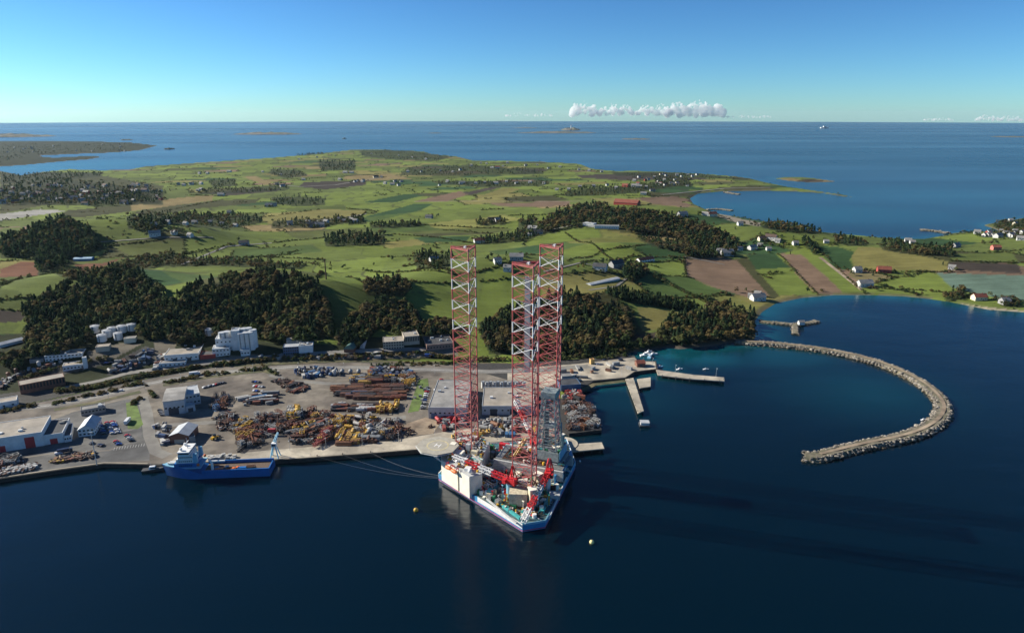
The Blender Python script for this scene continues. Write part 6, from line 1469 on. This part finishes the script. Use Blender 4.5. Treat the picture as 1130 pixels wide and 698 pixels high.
# ================================================================ BREAKWATER, JETTIES, BOATS
M_rockc = mat('breakwater_gravel', (.19, .165, .115), .95, var=.3, scale=.25, col2=(.13, .12, .075))
M_rock = mat('boulder_stone', attr='Col', rough=.9, var=.3, scale=1.0)
def resample(pts, step, z=0):
    Q = [at_z(x, y, z) for x, y in pts]; out = []
    # smooth curve through the points
    for i in range(len(Q) - 1):
        p0, p1, p2, p3 = Q[max(0, i - 1)], Q[i], Q[i + 1], Q[min(len(Q) - 1, i + 2)]
        n = max(2, int((p2 - p1).length / step))
        for k in range(n):
            t = k / n; out.append(.5 * ((2 * p1) + (p2 - p0) * t + (2 * p0 - 5 * p1 + 4 * p2 - p3) * t * t + (3 * p1 - p0 - 3 * p2 + p3) * t ** 3))
    out.append(Q[-1]); return out
ICO_V = None
def rock_mound(name, label, cat, pts, crest, base, h, nrock, rs, gravel=True):
    Q = resample(pts, 4.0); root = thing(name, label, cat, Q[0])
    vs = []; fs = []; prof = [(-base / 2, -3.0), (-crest / 2 - .3, h - .5), (-crest / 2, h), (0, h + .15), (crest / 2, h), (crest / 2 + .3, h - .5), (base / 2, -3.0)]; k_ = len(prof)
    N_ = []
    for i, q in enumerate(Q):
        d = (Q[min(i + 1, len(Q) - 1)] - Q[max(i - 1, 0)]); d.z = 0; d.normalize(); n_ = Vector((-d.y, d.x, 0)); N_.append((q, n_, d))
        e = 1.0 if i < len(Q) - 4 else 1.25
        for s_, z in prof: p = q + n_ * s_ * e * (1 + .08 * math.sin(i * .7)) - Q[0]; vs.append((p.x, p.y, z + (.25 * math.sin(i * 1.3) if z > 0 else 0)))
    for i in range(len(Q) - 1):
        for k in range(k_ - 1): a = i * k_ + k; fs.append((a, a + 1, a + k_ + 1, a + k_))
    fs.append(tuple(range(k_))[::-1]); fs.append(tuple((len(Q) - 1) * k_ + k for k in range(k_)))
    b = MB(); b.add(vs, fs); me = b.mesh('core', M_rockc); bm = bmesh.new(); bm.from_mesh(me); bmesh.ops.recalc_face_normals(bm, faces=bm.faces); bm.to_mesh(me); bm.free()
    link('core', me, root)
    bm = bmesh.new(); bmesh.ops.create_icosphere(bm, subdivisions=1, radius=1); IV = np.array([v.co[:] for v in bm.verts]); IF = np.array([[v.index for v in f.verts] for f in bm.faces]); bm.free()
    g = np.random.default_rng(len(pts)); VS, FS, CS = [], [], []; n0 = 0
    for k in range(nrock):
        q, n_, d = N_[g.integers(len(N_))]; s_ = 1 if g.random() < .5 else -1; t = g.random()
        r_ = rs * (.5 + 1.25 * g.random() ** 3)
        off = s_ * (crest / 2 + (base / 2 - crest / 2) * t * .75); z = h + (-h - 1.2) * t * .8
        c = np.array([q.x + n_.x * off - Q[0].x + g.normal(0, 1.2) * d.x, q.y + n_.y * off - Q[0].y + g.normal(0, 1.2) * d.y, z])
        V_ = IV * (1 + g.normal(0, .16, (len(IV), 1))) * np.array([r_ * (.8 + .5 * g.random()), r_ * (.8 + .5 * g.random()), r_ * .7])
        VS.append(V_ + c); FS.append(IF + n0); n0 += len(IV); cc = np.array([.23, .205, .17]) * (.45 + .9 * g.random())
        if z < .6: cc = cc * np.array([.42, .38, .30])
        CS.append(np.repeat(cc[None], len(IV), 0))
    me = np_mesh('boulders', np.concatenate(VS), np.concatenate(FS), 3, np.concatenate(CS), [M_rock], smooth=False)
    link('boulders', me, root, kind='stuff')
    if crest > 8:
        tv = []; tf = []
        for i, (q, n_, d) in enumerate(N_[2:-3]):
            for s_ in (-1, 1): p = q + n_ * s_ * 1.5 - Q[0]; tv.append((p.x, p.y, h + .42))
        for i in range(len(tv) // 2 - 1): tf.append((2 * i + 1, 2 * i, 2 * i + 2, 2 * i + 3))
        b = MB(); b.add(tv, tf); b.build('crest_track', M_sand, root)
    return root
rock_mound('breakwater', 'long curved rock breakwater with gravel crest sweeping round the harbour', 'breakwater', [(812,378),(830,379.5),(849,380.5),(892,385),(924,390),(954,397),(978,404.7),(1003,416),(1023,428),(1037,442),(1041,454),(1034,466),(1017,476.5),(993,484.5),(961,491),(939,496),(919,501),(900,505.5),(888,504.5)], 8.5, 17, 3.2, 3400, 1.0)
rock_mound('stone_jetty', 'small stone jetty with side arms in the bay beside the ploughed fields', 'jetty', [(840,355),(858,357),(876,358.5),(888,357.5),(901,355)], 6, 12, 1.8, 420, .9)
rock_mound('stone_jetty', 'short stone spur pointing to the camera from the small jetty', 'jetty', [(877,359),(877.5,364),(877.5,369)], 5, 10, 1.8, 150, .9)
rock_mound('stone_jetty', 'low stone mole below the houses on the right headland', 'jetty', [(1046,257.5),(1030,254.8),(1016,253.6)], 8, 18, 2.2, 160, 1.6)
rock_mound('stone_jetty', 'dark stone mole on the left shore of the far bay', 'jetty', [(780,231.5),(795,231),(808,232.5)], 8, 16, 2.0, 120, 1.6)
rock_mound('stone_jetty', 'dark stone mole at the head of the far bay', 'jetty', [(800,212),(808,213.5),(816,214.5)], 8, 16, 2.0, 100, 1.8)
# shore boulders along the natural coast near the breakwater root
g = np.random.default_rng(4)
def pier(name, label, pts, z, m, under=True, cat='pier', bollards=0):
    P = flat(pts, z); c = Vector((sum(p[0] for p in P) / len(P), sum(p[1] for p in P) / len(P), 0)); L_ = [(p[0] - c.x, p[1] - c.y) for p in P]
    t = thing(name, label, cat, c)
    b = MB(); b.prism(L_, z - .9, z); b.build('pier_deck', m, t)
    n = len(L_)
    for i in range(n):
        a, q = Vector(L_[i]), Vector(L_[(i + 1) % n]); k = max(1, int((q - a).length / 6))
        for j in range(k):
            p = a.lerp(q, (j + .5) / k) * .97; b = MB(); b.cyl((p.x, p.y, -5), .4, z + 4.1, 8); b.build('pile', M_qwall, t)
            if bollards and j % 2 == 0: b = MB(); b.cyl((p.x, p.y, z), .3, .8, 8); b.build('bollard', M_dgrey, t)
    return t
pier('long_pier', 'long straight pale pier reaching right from the pier square', [(724,407.5),(765,413.2),(799,416),(799.5,420.3),(765,418),(726,413.5)], 3.0, M_conc, bollards=1)
pier('short_pier', 'short pale pier pointing toward the camera from the pier square', [(690,418),(699,416.5),(710.5,453),(704,455.5)], 3.0, M_conc, bollards=1)
pier('dock_frame', 'small square landing stage beside the short pier', [(703,418),(718,416),(718,426),(706,428)], 2.4, M_conc)
pier('slab_jetty', 'pale concrete slab jetty sticking out right behind the rig', [(630,498),(627,490),(664,487.5),(667,494.5)], 3.2, M_conc)
c = at_z(622, 489, 3.3); rd = thing('round_dolphin', 'round pale concrete platform at the root of the slab jetty', 'platform', (c.x, c.y, 0))
b = MB(); b.cyl((0, 0, -5), 11.5, 8.6, 28, 11.2); b.build('platform_drum', M_conc, rd); b = MB(); b.cyl((0, 0, 3.61), 9, .5, 24, 3); b.build('platform_cap', M_conc, rd)
c = at_z(711, 469, 0); rt = thing('floating_platform', 'small floating platform with white roof off the short pier', 'float', (c.x, c.y, 0), -.05)
b = MB(); b.box((0, 0, -.5), (9, 8, 1.6)); b.build('float_deck', M_dgrey, rt); b = MB(); b.box((.2, .4, 1.103), (7, 5.6, 2.0)); b.build('cabin', BW_, rt); b = MB(); b.box((.2, .4, 3.106), (7.8, 6.4, .3)); b.build('cabin_roof', RL_, rt)
M_bhull = mat('boat_white', (.72, .73, .74), .35, var=.08)
def boat(px, py, rz, L_, label, group=None, hm=None, z=0):
    p = at_z(px, py, 0); t = thing('motor_boat', label, 'boat', p, rz, group); w = L_ * .3; n = 9; vs = []; fs = []
    for i in range(n):
        t_ = i / (n - 1); hb = w / 2 * (1 if t_ < .5 else max(.02, 1 - ((t_ - .5) / .5) ** 2)); x = (t_ - .5) * L_; zt = L_ * (.10 + .05 * t_)
        vs += [(x, -hb * .7, -.4), (x, -hb, zt), (x, hb, zt), (x, hb * .7, -.4)]
    for i in range(n - 1):
        for k in range(4): a, b_ = i * 4 + k, i * 4 + (k + 1) % 4; fs.append((a, b_, b_ + 4, a + 4))
    fs += [(0, 3, 2, 1), tuple((n - 1) * 4 + k for k in range(4))]
    b = MB(); b.add(vs, fs); me = b.mesh('hull', hm or M_bhull); bm = bmesh.new(); bm.from_mesh(me); bmesh.ops.recalc_face_normals(bm, faces=bm.faces); bm.to_mesh(me); bm.free(); link('hull', me, t)
    b = MB(); b.box((-.05 * L_, 0, L_ * .1), (L_ * .3, w * .6, L_ * .14), 0, .8); b.build('cabin', M_bhull, t)
    b = MB(); b.box((.0 * L_, 0, L_ * .15), (L_ * .24, w * .58, L_ * .05)); b.build('windscreen', M_glass, t)
    b = MB(); b.beam((-.1 * L_, 0, L_ * .2), (-.1 * L_, 0, L_ * .42), .15); b.build('mast', M_lgrey, t)
for k, (x, y, a, l, m, lab) in enumerate(((712, 392, .3, 12, None, 'white motor boat nearest the red boathouse'), (717, 394, 1.2, 13, M_skyblue, 'pale blue fishing boat beside the red boathouse'), (721, 391, .2, 10, None, 'white motor boat outermost behind the pier square'), (716, 388.5, .6, 10, None, 'white motor boat farthest in behind the pier square'), (750, 407.5, .3, 7, None, 'white sailing boat moored behind the long pier'), (779, 407.5, .05, 6, None, 'white dinghy drifting behind the long pier'), (1019, 463, .3, 5, None, 'tiny white boat inside the breakwater bend'), (728, 405, .4, 8, M_skyblue, 'pale blue boat at the root of the long pier'))):
    boat(x, y, a, l, lab, None, m)
boat(910, 141.5, .1, 160, 'white ship far out on the sea near the horizon')
boat(170, 519, .2, 16, 'dark working boat at the quay corner left of the supply ship', None, M_dgrey)
def buoy(px, py, r_, m, label):
    p = at_z(px, py, 0); t = thing('buoy', label, 'buoy', p); b = MB(); b.ball((0, 0, .5), r_, 12, 8); b.build('float_body', m, t, smooth=True); b = MB(); b.cyl((0, 0, r_ + .3), .25, .9, 6); b.build('mooring_eye', M_dgrey, t)
buoy(459, 563, 1.6, M_yel, 'yellow buoy left of the rig bow'); buoy(653, 598.5, 1.5, mat('buoy_pale_yellow', (.75, .68, .30), .5), 'pale yellow buoy right of the near rig corner'); buoy(640, 509, .8, M_white, 'small white buoy beside the far rig side')
def rope(a, c, label, sag=3.0, w=.10):
    a, c = Vector(a), Vector(c); t = MB(); n = 14; P = [a.lerp(c, i / n) - Vector((0, 0, sag * 4 * (i / n) * (1 - i / n))) - a for i in range(n + 1)]
    for i in range(n): t.beam(P[i], P[i + 1], w, 5)
    t.build('mooring_rope', M_grey, None, False, label=label, cat='rope', group='mooring ropes of the rig', loc=a)
hb = RO + Vector((-46 * rc + 26 * rs, -46 * rs - 26 * rc, 6))
for (px, py, dz, s_, lab) in ((409, 499.0, 0, 3, 'uppermost pale mooring rope from the rig bow to the quay'), (378, 501.3, -1, 4, 'middle pale mooring rope from the rig bow to the quay'), (350, 503.2, -2, 3.5, 'lowest pale mooring rope from the rig bow to the quay')):
    rope(hb + Vector((0, 0, dz)), at_z(px, py, GZ0 + .4), lab, s_)
    p = at_z(px, py, GZ0 + .07); bl = thing('bollard', 'iron bollard on the quay edge holding the ' + lab.split()[0] + ' rig rope', 'bollard', p); b = MB(); b.cyl((0, 0, 0), .35, .9, 10); b.build('post', M_dgrey, bl); b = MB(); b.cyl((0, 0, .905), .55, .3, 10, .4); b.build('cap', M_dgrey, bl)

# ================================================================ ISLETS, LIGHTHOUSE, CLOUDS
M_isle = mat('islet_rock', (.14, .125, .10), .95, var=.35, scale=.02, col2=(.075, .08, .045))
def islet(px, py, wpx, dm, h, seed):
    c = at_z(px, py, 0); w = wpx / FPX * (c.y * CP + CAMH * SP); g = np.random.default_rng(seed); nx, ny = 40, 8; vs = []; fs = []
    for i in range(nx + 1):
        for j in range(ny + 1):
            u, v = i / nx * 2 - 1, j / ny * 2 - 1; e = max(0, 1 - u * u - v * v * .9); q = float(fbm(np.array([u * 4 + seed]), np.array([v * 2.]), seed)[0])
            vs.append((u * w / 2, v * dm / 2, -3 + (h * 1.7 * q + 3) * e ** .6))
    for i in range(nx):
        for j in range(ny): a = i * (ny + 1) + j; fs.append((a, a + ny + 1, a + ny + 2, a + 1))
    b = MB(); b.add(vs, fs); return b.build('islet', M_isle, kind='structure', loc=(c.x, c.y, 0)), c
islet(20, 150.5, 75, 600, 30, 1); islet(296, 148, 76, 500, 24, 2); islet(187, 164.5, 10, 120, 10, 3); islet(380, 153, 5, 100, 8, 4); islet(615, 146.5, 90, 500, 18, 5); _, lc = islet(630, 143.5, 22, 500, 42, 6); islet(702, 153.5, 36, 300, 8, 7); islet(1115, 151, 40, 400, 7, 8); islet(480, 147, 16, 250, 7, 9); islet(140, 154.5, 14, 120, 9, 10); islet(1095, 342, 10, 5, 1.2, 11); islet(1000, 272, 2, 10, 1, 12); islet(580, 141, 30, 300, 10, 13)
lh = thing('lighthouse', 'tiny pale lighthouse on the far rocky island under the clouds', 'lighthouse', (lc.x, lc.y, 24)); b = MB(); b.cyl((0, 0, 0), 7, 50, 10, 5); b.build('tower', M_white, lh); b = MB(); b.cyl((0, 0, 50), 6, 9, 10, 2); b.build('lantern', M_red, lh)
M_cloud = bpy.data.materials.new('cloud'); M_cloud.use_nodes = True
n = M_cloud.node_tree.nodes; l = M_cloud.node_tree.links; n.remove(n['Principled BSDF']); pvc = n.new('ShaderNodeVolumePrincipled')
pvc.inputs['Color'].default_value = (1, 1, 1, 1); pvc.inputs['Density'].default_value = .0036; pvc.inputs['Anisotropy'].default_value = .0
l.new(pvc.outputs[0], n['Material Output'].inputs['Volume'])
CD = 60000.0
def cloud(x0, x1, top, base, label, seed, dens=1.0):
    g = random.Random(seed); b = MB(); o = at_d((x0 + x1) / 2, base, CD); s_ = CD / FPX / CP
    n = int((x1 - x0) * 3.2 * dens)
    for k in range(n):
        u = g.random(); px = x0 + (x1 - x0) * u; env = (.45 + .55 * abs(math.sin(u * 7 + seed))) * min(1, 5 * u + .25, 5 * (1 - u) + .25)
        hgt = (base - top) * env; zz_ = hgt * g.random() ** .8; r_ = max(.5, (1 - zz_ / (base - top + .01)) * (base - top) * .16 + .55) * g.uniform(.7, 1.25)
        b.ball(((px - (x0 + x1) / 2) * s_, g.uniform(-2, 2) * s_, zz_ * s_), r_ * s_, 9, 6)
    ob = b.build('cloud', M_cloud, None, True, label=label, cat='cloud', group='cumulus clouds on the horizon', loc=o)
    rm_ = ob.modifiers.new('remesh', 'REMESH'); rm_.mode = 'VOXEL'; rm_.voxel_size = 38.0
cloud(631, 657, 113, 126.5, 'white cumulus puff at the left end of the horizon cloud row', 1)
cloud(661, 697, 115, 126.5, 'low broken cumulus second from left in the horizon cloud row', 2, .9)
cloud(704, 740, 115.5, 126.5, 'long low cumulus in the middle of the horizon cloud row', 3, .9)
cloud(738, 797, 112, 127, 'largest white cumulus at the right of the horizon cloud row', 4, 1.2)
cloud(1078, 1100, 127, 133, 'small flat cloud low over the right horizon', 5, .7); cloud(1104, 1126, 128, 133, 'small flat cloud at the far right of the horizon', 6, .7); cloud(1020, 1050, 130, 133, 'faint thin cloud low over the right sea', 7, .5); cloud(800, 850, 127.5, 130, 'thin cloud strip right of the big cumulus', 8, .4); cloud(560, 612, 125, 128, 'thin cloud strip left of the cumulus row', 9, .3)

# ================================================================ HAZE
HZD = 0.9e-5
b = MB(); b.box((0, 0, -9), (2 * SEA_R + 2000, 2 * SEA_R + 2000, 9 + 345)); hz = b.build('haze', [], kind='stuff')
mh = bpy.data.materials.new('haze'); mh.use_nodes = True; nn = mh.node_tree.nodes; nn.remove(nn['Principled BSDF']); pv = nn.new('ShaderNodeVolumePrincipled')
pv.inputs['Color'].default_value = (.62, .84, 1.0, 1); pv.inputs['Density'].default_value = HZD; pv.inputs['Anisotropy'].default_value = .2
mh.node_tree.links.new(pv.outputs[0], nn['Material Output'].inputs['Volume']); hz.data.materials.append(mh); hz['label'] = 'thin sea haze over the whole view'

# ================================================================ labels: tell apart things that look alike by their order in the picture
bpy.context.view_layer.update()
ORD = ['first', 'second', 'third', 'fourth', 'fifth', 'sixth', 'seventh', 'eighth', 'ninth', 'tenth', 'eleventh', 'twelfth']
same = {}
for o in C.objects:
    if o.parent is None and 'label' in o and 'category' in o: same.setdefault(o['label'], []).append(o)
for lab, L_ in same.items():
    if len(L_) < 2 or len(L_) > 60: continue
    L_.sort(key=lambda o: project(*o.location)[0])
    for k, o in enumerate(L_):
        if k == 0: w = 'leftmost'
        elif k == len(L_) - 1: w = 'rightmost'
        elif k < 12: w = ORD[k] + ' from left'
        elif len(L_) - 1 - k < 12: w = ORD[len(L_) - 1 - k] + ' from right'
        else: w = str(k + 1) + 'th from left'
        o['label'] = lab + ', ' + w
